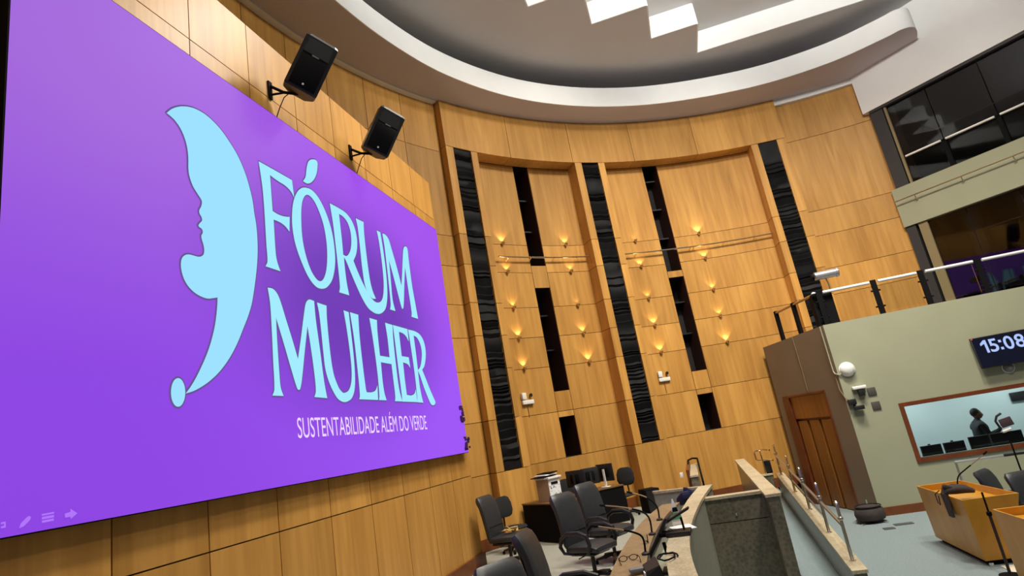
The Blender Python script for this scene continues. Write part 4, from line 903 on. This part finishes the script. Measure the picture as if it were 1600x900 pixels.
o = q.build('navy_cloth', M_BLUE, None, (-.36, 10.72, 1.165)); o.scale = (1, 1, 2.3); tag(o, 'dark navy cloth heaped at the far end of the counter trough', 'cloth')
r = thing('eyeglasses', 'thin wire eyeglasses lying open on the brown counter top', 'glasses', (-.96, 6.62, 1.44), math.radians(14))
r.scale = (1.5, 1.3, 1.3)
for s in (-1, 1):
    MB().tube([(s*.035+.028*math.cos(t*pi/6), 0, .024+.02*math.sin(t*pi/6)) for t in range(12)], .0028, 6, closed=True).build('lens_rim', M_BLACK, r)
    MB().tube([(s*.064, 0, .034), (s*.07, -.06, .03), (s*.066, -.13, .006)], .0028, 6).build('temple', M_BLACK, r)
MB().tube([(-.008, 0, .03), (0, .0, .034), (.008, 0, .03)], .0028, 6).build('bridge', M_BLACK, r)
r = thing('desk_phone', 'dark angular unit with a pale label at the bottom of the counter', 'device', (-.68, 5.98, 1.44), math.radians(12))
MB().hexa([(-.08, -.13, 0), (.09, -.13, 0), (.09, .13, 0), (-.08, .13, 0)], [(-.06, -.11, .05), (.07, -.11, .09), (.07, .11, .12), (-.06, .11, .07)]).build('body', M_PLASTIC, r)
MB().box((-.074, -.09, .03), (.012, .09, .035)).build('pale_label', M_WHITE_PL, r)
MB().rbox((-.10, .09, .035), (.19, .09, .045), .015, Matrix.Rotation(.05, 3, 'Z')).build('handset', M_GREY_PL, r)
r = thing('drinking_glass', 'small clear glass in the counter trough next to the nearest microphone', 'glass', (-.84, 7.42, 1.44)); 
MB().lathe([(.028, 0), (.034, .09), (.032, .09), (.026, .005), (0, .005)], 14).build('tumbler', M_GLASS_CLR, r); MB().lathe([(0, .0), (.027, .001), (.029, .03), (0, .03)], 12).build('shiny_base', M_CHROME, r)
o = MB().tube([(-.52+.10*math.cos(t*.5)*(1-t*.02), 6.0+.14*math.sin(t*.5), 1.565+.004*(t % 3)) for t in range(20)], .008, 6).build('coiled_cable', M_BLACK); tag(o, 'black coiled cable lying on the beige ledge at the bottom edge', 'cable')
# ================================================================== BOOTH: RAILING, LAMP, CLOCK SCREEN, FITTINGS
r = thing('terrace_railing', 'black post railing with white and bronze tubes along the roof edge of the olive booth', 'railing', bp(0, BZ)); O = Vector(r.location)
def local(mb): mb.v = [tuple(Vector(p)-O) for p in mb.v]; return mb
FP = [0.12, 1.31, 2.30, 3.45, 4.6]
for i, t in enumerate(FP):
    mb = MB(); bbox(mb, t-.055, t+.055, BZ, 4.97, -.10, -.05); po = local(mb).build('post', M_BLACK, r)
    for z in (4.35, 4.72):
        mb = MB(); mb.tube([bp(t-.10, z, -.075), bp(t+.10, z, -.075)], .02, 8); local(mb).build('glass_clamp', M_BLACK, po)
for a, b in zip(FP, FP[1:]):
    mb = MB(); mb.tube([bp(a+.10, 4.92, -.06), bp(b-.09, 4.92, -.06)], .035, 10); local(mb).build('tube', plain('white_tube_%d' % int(a*10), srgb(226, 224, 216), .3) if False else M_WHITE_PL, r)
RP = [.10, 1.19, 2.17]
for t in RP[1:]:
    mb = MB(); rbox_(mb, t-.06, t+.06, BZ, 4.97, -.12, -.05); local(mb).build('post', M_BLACK, r)
for a, b in zip(RP, RP[1:]):
    mb = MB(); mb.tube([rp(a+.08, 4.92, -.08), rp(b-.05, 4.92, -.08)], .032, 10); local(mb).build('tube', M_BRONZE, r)
mb = MB(); bbox(mb, -.02, .42, BZ, 4.93, -.42, -.14); local(mb).build('corner_box', M_BLACK, r)
mb = MB(); mb.lathe([(0, 0), (.05, .01), (.05, .03), (0, .05)], 10, bp(.02, 4.92, -.06)); local(mb).build('corner_cap', M_WHITE_PL, r)
for a, b in zip(FP[1:], FP[2:]):
    mb = MB(); bbox(mb, a+.12, b-.12, BZ+.06, 4.86, -.08, -.07); local(mb).build('glass_panel', M_GLASS_CLR, r)
r = thing('spotlight', 'grey cylindrical spotlight on a short stem above the corner of the terrace railing', 'spotlight', bp(.40, 4.95, -.08), math.atan2(BD.y, BD.x))
MB().tube([(0, 0, 0), (0, 0, .14), (-.02, 0, .27)], .018, 8).build('stem', M_BRONZE, r)
MB().lathe([(.0, -.24), (.095, -.24), (.095, .22), (.11, .22), (.11, .26), (.0, .26)], 16, (0, 0, .37), Matrix.Rotation(pi/2, 3, 'Y')).build('barrel', M_SILVER, r)
MB().lathe([(0, 0), (.07, 0), (.07, .06), (0, .06)], 12, (-.32, 0, .37), Matrix.Rotation(pi/2, 3, 'Y')).build('rear_cap', M_BLACK, r)
MB().lathe([(0, 0), (.10, 0), (.10, .01), (0, .01)], 12, (.262, 0, .37), Matrix.Rotation(pi/2, 3, 'Y')).build('lens', M_BLACK, r)
M_CLK = emit('blue_white_digits', srgb(178, 200, 255)); 
r = thing('clock_screen', 'dark wall screen showing 15:08 in pale blue digits on the olive booth wall', 'screen', bp(3.28, 2.95, 0), math.atan2(BD.y, BD.x))
TILT = Matrix.Rotation(math.radians(-7), 3, 'X')
def til(mb): mb.v = [tuple(TILT @ Vector(p) + Vector((0, -.12, 0))) for p in mb.v]; return mb
til(MB().rbox((0, 0, 0), (1.16, .06, .66), .01)).build('bezel', M_PLASTIC, r)
dm, nt, b = nodes_of('dark_blue_display'); b.inputs['Base Color'].default_value = srgb(6, 8, 18); b.inputs['Roughness'].default_value = .2; b.inputs['Emission Color'].default_value = srgb(8, 10, 28); b.inputs['Emission Strength'].default_value = 1
til(MB().box((0, -.031, 0), (1.13, .003, .63))).build('display', dm, r)
MB().box((0, -.04, 0), (.3, .1, .2)).build('wall_mount', M_BLACK, r)
dx = -.44
for ch in '15:08':
    if ch == ':':
        for zc in (.01, .165): til(MB().add([(dx, -.036, -.02+zc), (dx+.052, -.036, -.02+zc), (dx+.052, -.036, .032+zc), (dx, -.036, .032+zc)], [(0, 1, 2, 3)])).build('colon_dot', M_CLK, r)
        dx += .085; continue
    me = text_mesh('digit', ch, M_CLK, .385, .006)
    xs_ = [v_.co.x for v_ in me.vertices]; x0, w = min(xs_), max(xs_)-min(xs_)
    vs = [(v_.co.x-x0, v_.co.y) for v_ in me.vertices]; top = max(q[1] for q in vs)
    if ch == '1': dx += .075
    mb = MB().add([(dx+q[0], -.036, -.02+q[1]) for q in vs], [tuple(p.vertices) for p in me.polygons])
    if ch == '1': n0 = len(mb.v); mb.add([(dx+.004, -.036, -.02+top), (dx+.004, -.036, -.02+top-.075), (dx-.075, -.036, -.02+top-.115), (dx-.075, -.036, -.02+top-.065)], [(0, 1, 2, 3)])
    til(mb).build('digit', M_CLK, r)
    bpy.data.meshes.remove(me); dx += w+.03
til(MB().box((-.555, -.034, .305), (.03, .006, .03))).build('red_sticker', plain('red_sticker', srgb(190, 70, 60), .6), r)
r = thing('dome_camera', 'half round grey dome camera directly under the clock screen', 'camera', bp(3.25, 2.56, 0)); 
MB().lathe([(0, 0), (.10, 0), (.10, .03), (.09, .05), (.07, .09), (.035, .115), (0, .12)], 16, (0, 0, 0), Matrix.Rotation(pi/2, 3, 'X')).build('dome', plain('smoked_dome', srgb(120, 120, 116), .15), r)
MB().lathe([(0, 0), (.12, 0), (.12, .015), (0, .015)], 16, (0, 0, 0), Matrix.Rotation(pi/2, 3, 'X')).build('ring', M_WHITE_PL, r)
r = thing('round_wall_unit', 'round white dome unit near the top left corner of the olive wall', 'wall fitting', bp(.21, 3.11, 0))
MB().lathe([(0, 0), (.15, 0), (.15, .05), (.13, .09), (.07, .12), (0, .125)], 20, (0, 0, 0), Matrix.Rotation(pi/2, 3, 'X')).build('dome', M_WHITE_PL, r)
MB().lathe([(0, 0), (.165, 0), (.165, .02), (0, .02)], 20, (0, 0, 0), Matrix.Rotation(pi/2, 3, 'X')).build('rim', M_WHITE_PL, r)
r = thing('emergency_light', 'white topped emergency lamp beside two dark square plates on the olive wall', 'emergency light', bp(.32, 2.62, 0), math.atan2(BD.y, BD.x))
MB().rbox((0, -.06, .06), (.28, .10, .07), .015).build('white_body', M_WHITE_PL, r); MB().rbox((.02, -.05, -.06), (.12, .08, .14), .01).build('dark_lamp', M_PLASTIC, r)
for z, w in ((2.55, 'upper'), (2.24, 'lower')):
    o = MB().rbox((0, -.012, 0), (.17, .024, .17), .006).build('wall_plate', M_GREY_PL if False else plain('dark_plate_%s' % w, srgb(70, 68, 62), .6), None, bp(.56, z)); o.rotation_euler = (0, 0, math.atan2(BD.y, BD.x))
    tag(o, '%s one of the two dark square plates on the olive wall' % w, 'wall plate', 'dark square plates on the olive wall')
r = thing('junction_device', 'dark bracketed device at the corner edge of the olive wall above the door height', 'device', bp(.10, 2.36, 0))
MB().rbox((0, -.06, .04), (.16, .12, .12), .015).build('box', M_PLASTIC, r); MB().rbox((.10, -.09, -.10), (.20, .12, .09), .015).build('lamp', M_PLASTIC, r); MB().tube([(0, -.05, 0), (.06, -.08, -.08)], .015, 6).build('bracket', M_BLACK, r)
o = MB().tube([rp(.10, 4.16, .025), rp(.10, 3.12, .025), rp(.05, 3.06, .03), bp(.02, 3.02, .03), bp(.12, 3.05, .03)], .014, 6).build('conduit', M_OLIVE); tag(o, 'thin painted conduit running down the booth corner to the round white unit', 'conduit')
o = MB().tube([rp(.08, 3.06, .02), rp(.08, 2.7, .02), bp(.0, 2.5, .03), bp(.06, 2.44, .05)], .011, 6).build('cable', M_BEIGECOL); tag(o, 'thin cable looping from the conduit down to the dark corner device', 'cable')
o = MB().tube([rp(1.5, 4.16, .012), rp(1.48, 3.3, .012), rp(1.5, 2.8, .012)], .009, 6).build('cable', M_BEIGECOL); tag(o, 'thin straight cable running down the brown grey wall above the door', 'cable')
# rail of the gallery front
r = thing('gallery_rail', 'thin bracketed rail along the olive front of the upper gallery', 'rail', gp(2.0, 7.42, 0)); O = Vector(r.location)
local(MB().tube([gp(.06, 7.43, .16), gp(6.5, 7.43, .16)], .017, 8)).build('tube', M_BRONZE, r)
for k in range(6): local(MB().tube([gp(.55+1.12*k, 7.43, .16), gp(.55+1.12*k, 7.33, .12), gp(.55+1.12*k, 7.30, .02)], .014, 6)).build('bracket', M_STEEL, r)
r = thing('gallery_rail', 'white tube rail in segments in front of the dark upper gallery glass', 'rail', gp(2.0, 8.58, 0)); O = Vector(r.location)
for a, b in ((.62, 1.50), (1.62, 2.72), (2.84, 3.94), (4.06, 5.14)): local(MB().tube([gp(a, 8.58, .0), gp(b, 8.58, .0)], .03, 10)).build('tube', M_WHITE_PL, r)
for a in (1.56, 2.78, 4.0): local(MB().tube([gp(a, 8.58, -.06), gp(a, 8.58, .02)], .025, 6)).build('bracket', M_BLACK, r)

# ================================================================== CONTROL ROOM: PERSON AND EQUIPMENT
CRZ = 0.0
r = thing('control_desk', 'dark long desk under the booth window inside the pale control room', 'desk', bp(3.0, -.17, -.75), math.atan2(BD.y, BD.x))
MB().box((0, 0, .985), (4.6, .7, .03)).build('desktop', M_FRAMEWOOD, r); MB().box((0, .28, .48), (4.5, .03, .96)).build('back_panel', M_FRAMEWOOD, r)
for s in (-1, 1): MB().box((s*2.2, 0, .48), (.04, .6, .96)).build('side_panel', M_FRAMEWOOD, r)
for k, (t, w, wh) in enumerate(((1.56, .42, 'leftmost'), (2.02, .42, 'second from left'), (2.52, .40, 'third from left'), (3.05, .62, 'wide one right of the person'), (3.75, .42, 'rightmost'))):
    m_ = monitor('dark monitor inside the booth window, %s' % wh, bp(t, .831, -.62), math.degrees(math.atan2(BD.y, BD.x)), w, .25 if k < 2 else .29, M_PLASTIC, 'monitors in the control room')
r = thing('white_cup', 'white cup on the control room desk at the left end of the window', 'cup', bp(1.26, .831, -.5)); MB().lathe([(.05, 0), (.07, .12), (.065, .12), (0, .02)], 14).build('cup', M_WHITE_PL, r); MB().tube([(.06, 0, .03), (.1, 0, .05), (.1, 0, .09), (.065, 0, .1)], .008, 6).build('handle', M_WHITE_PL, r)
o = MB().rbox((0, 0, 0), (.34, .05, .22), .01).build('wall_monitor', M_PLASTIC, None, bp(4.72, 1.78, -3.06)); o.rotation_euler = (0, 0, math.atan2(BD.y, BD.x)); tag(o, 'small dark screen on the pale back wall of the control room', 'monitor')

def skin_body(name, verts, edges, radii, mat, parent, sub=2, root=0):
    me = bpy.data.meshes.new(name); me.from_pydata(verts, edges, []); o = bpy.data.objects.new(name, me); COL.objects.link(o)
    sk = o.modifiers.new('skin', 'SKIN'); sk.use_smooth_shade = True
    for i, rd in enumerate(radii):
        d = me.skin_vertices[0].data[i]; d.radius = (rd, rd) if not isinstance(rd, tuple) else rd; d.use_root = (i == root)
    ss = o.modifiers.new('sub', 'SUBSURF'); ss.levels = sub; ss.render_levels = sub
    bpy.context.view_layer.update()
    m2 = bpy.data.meshes.new_from_object(o.evaluated_get(bpy.context.evaluated_depsgraph_get()))
    o.modifiers.clear(); o.data = m2; bpy.data.meshes.remove(me); m2.materials.clear(); m2.materials.append(mat); m2.name = name
    for p in m2.polygons: p.use_smooth = True; p.material_index = 0
    if parent: o.parent = parent
    return o
per = thing('person', 'person in a dark shirt standing behind the booth window, one hand raised', 'person', bp(2.92, 0, -1.35), 0.05)
# local: +X is where the person looks, Z up
V = [(0, 0, .98), (0, 0, 1.14), (.01, 0, 1.30), (0.0, 0, 1.42), (.01, 0, 1.50), (.03, 0, 1.58),          # pelvis, waist, chest, shoulders, neck
     (0, -.17, 1.40), (.06, -.21, 1.17), (.28, -.16, 1.22), (.36, -.15, 1.29),                             # right arm (towards the hall), forearm lifted
     (0, .17, 1.40), (.04, .22, 1.17), (.26, .17, 1.13), (.33, .16, 1.15),
     (0, -.10, .88), (.02, -.11, .50), (0, -.11, .10), (.10, -.12, .04),
     (0, .10, .88), (-.02, .11, .50), (-.03, .11, .10), (.07, .12, .04)]
Ed = [(0, 1), (1, 2), (2, 3), (3, 4), (4, 5), (3, 6), (6, 7), (7, 8), (8, 9), (3, 10), (10, 11), (11, 12), (12, 13), (0, 14), (14, 15), (15, 16), (16, 17), (0, 18), (18, 19), (19, 20), (20, 21)]
Rd = [(.16, .20), (.17, .20), (.17, .21), (.13, .18), .065, .055, .085, .068, .05, .034, .085, .068, .05, .034, .10, .07, .05, .04, .10, .07, .05, .04]
skin_body('body', V, Ed, Rd, M_SHIRT, per)
# head with jaw, nose, ears
hd = MB(); prof = []
def ell(c, d, n=12, m=8):
    v = []; f = []
    for i in range(m+1):
        a = pi*i/m
        for k in range(n): b = 2*pi*k/n; v.append((c[0]+d[0]*math.sin(a)*math.cos(b), c[1]+d[1]*math.sin(a)*math.sin(b), c[2]+d[2]*math.cos(a)))
    for i in range(m):
        for k in range(n): f.append((i*n+k, i*n+(k+1) % n, (i+1)*n+(k+1) % n, (i+1)*n+k))
    return v, f
vv, ff = ell((.04, 0, 1.64), (.098, .076, .12), 16, 12)
vv = [(x+(0.02 if x > .08 and z < 1.62 else 0)+(.028*math.exp(-((y/.016)**2+((z-1.625)/.022)**2)) if x > .09 else 0)-(.010*math.exp(-(((abs(y)-.032)/.014)**2+((z-1.652)/.012)**2)) if x > .07 else 0)+(.006*math.exp(-((y/.026)**2+((z-1.578)/.009)**2)) if x > .08 else 0), y*(0.86 if z < 1.58 else 1), z) for x, y, z in vv]
MB().add(vv, ff, True).build('head', M_SKIN, per)
vv, ff = ell((.018, 0, 1.675), (.105, .084, .105), 16, 10)
vv = [(min(x, .075+.3*(z-1.70)) if z < 1.74 else x, y, max(z, 1.60 + (.06 if x > .03 else 0))) for x, y, z in vv]
MB().add(vv, ff, True).build('hair', M_HAIR, per)
for s in (-1, 1): vv, ff = ell((.03, s*.078, 1.635), (.018, .009, .03), 10, 6); MB().add(vv, ff, True).build('ear', M_SKIN, per)
for s in (-1, 1): vv, ff = ell((.124, s*.031, 1.652), (.010, .013, .007), 8, 6); MB().add(vv, ff, True).build('eye', M_BLACK, per)
MB().rbox((.143, 0, 1.578), (.012, .044, .009), .003).build('mouth', plain('lips', srgb(96, 56, 50), .6), per)
def hand(name, base, d, up, side, curl):
    """palm plus four fingers and a thumb as one skinned surface"""
    d = Vector(d).normalized(); up = Vector(up).normalized(); lat = d.cross(up).normalized(); B = Vector(base)
    V = [B, B+d*.045, B+d*.085]; E = [(0, 1), (1, 2)]; Rr = [.024, (.034, .022), (.032, .018)]
    for i, (o_, L) in enumerate(((-.030, .072), (-.010, .082), (.011, .077), (.030, .060))):
        s0 = B+d*.085+lat*o_; dirv = d.copy(); p = s0; V.append(p); E.append((2, len(V)-1)); Rr.append(.011)
        for j in range(3):
            dirv = (Matrix.Rotation(curl*(.5+.5*j), 3, lat) @ dirv); p = p+dirv*(L/3); V.append(p); E.append((len(V)-2, len(V)-1)); Rr.append(.010-.001*j)
    p = B+d*.03-lat*.03*side; V.append(p); E.append((1, len(V)-1)); Rr.append(.013)
    q = p+(d*.6-lat*side*.8).normalized()*.035; V.append(q); E.append((len(V)-2, len(V)-1)); Rr.append(.011)
    q = q+(d*.95-lat*side*.3).normalized()*.03; V.append(q); E.append((len(V)-2, len(V)-1)); Rr.append(.009)
    return skin_body(name, [tuple(v) for v in V], E, Rr, M_SKIN, per, 1)
hand('hand', (.375, -.148, 1.305), (.45, .05, .85), (-.8, 0, .5), 1, .22)
hand('hand', (.345, .158, 1.155), (.9, 0, .35), (-.3, 0, 1), -1, .25)
# phone held on a stand in front of the window
r = thing('phone_stand', 'thin black stand with white clamp holding a phone before the booth window', 'stand', (5.18, 12.9, 0))
MB().tube([(0, 0, .02), (0, 0, 1.52)], .014, 8).build('pole', M_BLACK, r)
MB().lathe([(.15, 0), (.15, .015), (.03, .03), (0, .03)], 16).build('base', M_BLACK, r)
MB().rbox((.0, -.02, 1.545), (.16, .06, .05), .02, Matrix.Rotation(-.25, 3, 'Y')).build('clamp', M_WHITE_PL, r)
MB().rbox((.03, -.03, 1.68), (.20, .02, .15), .008, Matrix.Rotation(-.2, 3, 'Y')).build('phone', plain('dark_plum_phone', srgb(74, 58, 62), .4), r)
MB().tube([(-.08, -.02, 1.58), (-.12, -.02, 1.72), (-.08, -.02, 1.80), (.0, -.02, 1.84)], .02, 8).build('grip', M_PLASTIC, r)

# ================================================================== YELLOW DESKS AND WHAT STANDS BY THEM
def speech_desk(label, dx, dy):
    r = thing('speech_desk', label, 'desk', (3.7+dx, 11.4+dy, 0), 0, 'yellow wooden desks on the main floor')
    O = Vector((3.7, 11.4, 0))
    T = [(3.36, 10.45), (4.08, 10.47), (4.00, 12.22), (3.34, 12.22)]; B = [(3.45, 10.60), (3.86, 10.62), (3.86, 12.30), (3.42, 12.36)]
    th = .04; H = .93
    def wall(i, j, nm):
        a, b = Vector(B[i]), Vector(B[j]); c, d = Vector(T[i]), Vector(T[j]); cen = Vector((3.70, 11.4))
        def ins(p): q = cen-p; q.normalize(); return p+q*th
        v0 = [(*a, .07), (*b, .07), (*ins(b), .07), (*ins(a), .07)]; v1 = [(*c, H), (*d, H), (*ins(d), H), (*ins(c), H)]
        mb = MB().hexa(v0, v1); mb.v = [tuple(Vector(p)-O) for p in mb.v]; mb.build(nm, M_WOOD_DESK, r)
    wall(0, 1, 'near_panel'); wall(1, 2, 'right_panel'); wall(2, 3, 'far_panel'); wall(3, 0, 'left_panel')
    mb = MB().prism([(3.37, 10.49), (4.05, 10.5), (3.97, 12.19), (3.36, 12.19)], .80, .83); mb.v = [tuple(Vector(p)-O) for p in mb.v]; mb.build('worktop', M_WOOD_DESK, r)
    mb = MB().prism([(3.50, 10.66), (3.82, 10.68), (3.82, 12.24), (3.48, 12.3)], 0, .075); mb.v = [tuple(Vector(p)-O) for p in mb.v]; mb.build('plinth', M_BLACK, r)
    mb = MB().lathe([(0, 0), (.03, 0), (.03, .05), (0, .05)], 10, (3.50, 10.58, 0.0)); mb.v = [tuple(Vector(p)-O) for p in mb.v]; mb.build('foot', M_CHROME, r)
    return r
speech_desk('yellow wooden desk with a dark bag on its corner and black chairs behind', 0, 0)
speech_desk('nearer yellow wooden desk cut off by the lower right corner of the frame', .05, -2.62)
r = thing('shoulder_bag', 'dark brown cloth bag slumped over the left corner of the yellow desk', 'bag', (3.50, 10.98, .93))
q = MB(); q.pad([(-.19, .03, .06, .02), (-.14, .07, .11, .06), (-.02, .08, .13, .075), (.12, .06, .12, .06), (.22, .02, .07, .03)], 14, 2.2); q.build('body', M_BAG, r)
MB().rbox((-.10, -.05, .12), (.16, .10, .06), .025, Matrix.Rotation(.4, 3, 'Y')).build('flap', M_BAG, r)
q = MB(); q.hexa([(-.19, -.10, -.30), (-.185, .06, -.30), (-.15, .06, -.30), (-.155, -.10, -.30)], [(-.21, -.07, .04), (-.205, .05, .04), (-.14, .05, .05), (-.14, -.07, .05)]); q.build('hanging_strap', M_BAG, r)
MB().tube([(-.17, .16, .06), (-.22, .24, .0), (-.21, .26, -.14), (-.20, .22, -.16), (-.2, .18, -.02)], .008, 6).build('cord', M_BAG, r)
o = MB().rbox((0, 0, .01), (.2, .28, .02), .004).build('paper_stack', M_PAPER, None, (3.80, 11.75, .832)); tag(o, 'white papers on the yellow desk behind the dark bag', 'paper')
gooseneck('thin black gooseneck microphone rising from the yellow desk in front of the window', (3.86, 12.0, .83), [(3.92, 12.0, 1.02), (4.05, 11.95, 1.13), (4.18, 11.9, 1.22), (4.33, 11.85, 1.33)], 'microphones on the main floor')
r = thing('microphone_stand', 'tall dark microphone stand rising in front of the yellow desk', 'stand', (3.50, 10.06, 0))
MB().tube([(0, 0, 0), (0, 0, .80)], .020, 8).build('lower_pole', plain('dark_red_brown_tube', srgb(44, 20, 22), .45), r)
MB().tube([(0, 0, .80), (0, 0, 1.07)], .013, 8).build('upper_pole', M_BLACK, r)
MB().lathe([(.018, 0), (.032, .01), (.032, .05), (.018, .06)], 10, (0, 0, .76)).build('clutch', M_BLACK, r)
MB().lathe([(.13, 0), (.13, .02), (.03, .035), (0, .035)], 16).build('base', M_BLACK, r)
r = thing('metal_rack', 'thin metal tube frame standing against the wall under the booth window', 'rack', (5.0, 14.2, 0))
for x in (-.32, 1.6): MB().tube([(x, 0, 0), (x, 0, .97)], .022, 8).build('leg', M_STEEL, r)
MB().tube([(-.34, 0, .97), (1.62, 0, .97)], .024, 8).build('top_tube', M_STEEL, r); MB().tube([(-.32, 0, .35), (1.6, 0, .35)], .016, 8).build('lower_tube', M_STEEL, r)
MB().rbox((.75, -.02, .97), (.5, .07, .05), .01).build('clip', M_PLASTIC, r)
r = thing('round_bin', 'dark rounded bin on chrome feet standing by the corner of the olive booth', 'bin', (2.98, 14.55, 0))
r.scale = (1, 1, .74)
MB().lathe([(.20, .06), (.27, .10), (.29, .22), (.27, .36), (.20, .43), (.05, .46), (0, .46)], 20).build('body', M_BAG, r)
MB().tube([(.24*math.cos(t*pi/8), .24*math.sin(t*pi/8), .435) for t in range(16)], .018, 6, closed=True).build('rim', M_PLASTIC, r)
for k in range(4):
    a = pi/4+k*pi/2; MB().tube([(.12*math.cos(a), .12*math.sin(a), .08), (.34*math.cos(a), .34*math.sin(a), .022)], .022, 8).build('foot', M_CHROME, r)
MB().tube([(0, 0, .45), (0, 0, .60)], .018, 8).build('post', M_CHROME, r)
for k, (x, y, w) in enumerate(((3.07, 13.75, 'nearer round'), (3.40, 14.0, 'farther oblong'))):
    o = MB().rbox((0, 0, .006), (.20 if k == 0 else .34, .16, .012), .004).build('floor_socket', plain('floor_plate_%d' % k, srgb(70, 74, 74), .5), None, (x, y, 0)); tag(o, '%s dark socket plate in the teal carpet before the booth' % w, 'floor socket', 'floor sockets in the carpet')
o = MB().box((0, 0, .006), (1.0, .62, .012)).build('floor_mat', plain('cream_mat', srgb(214, 206, 184), .8, var=.05), None, (4.08, 10.22, 0)); tag(o, 'cream coloured mat on the floor at the foot of the yellow desk', 'mat')
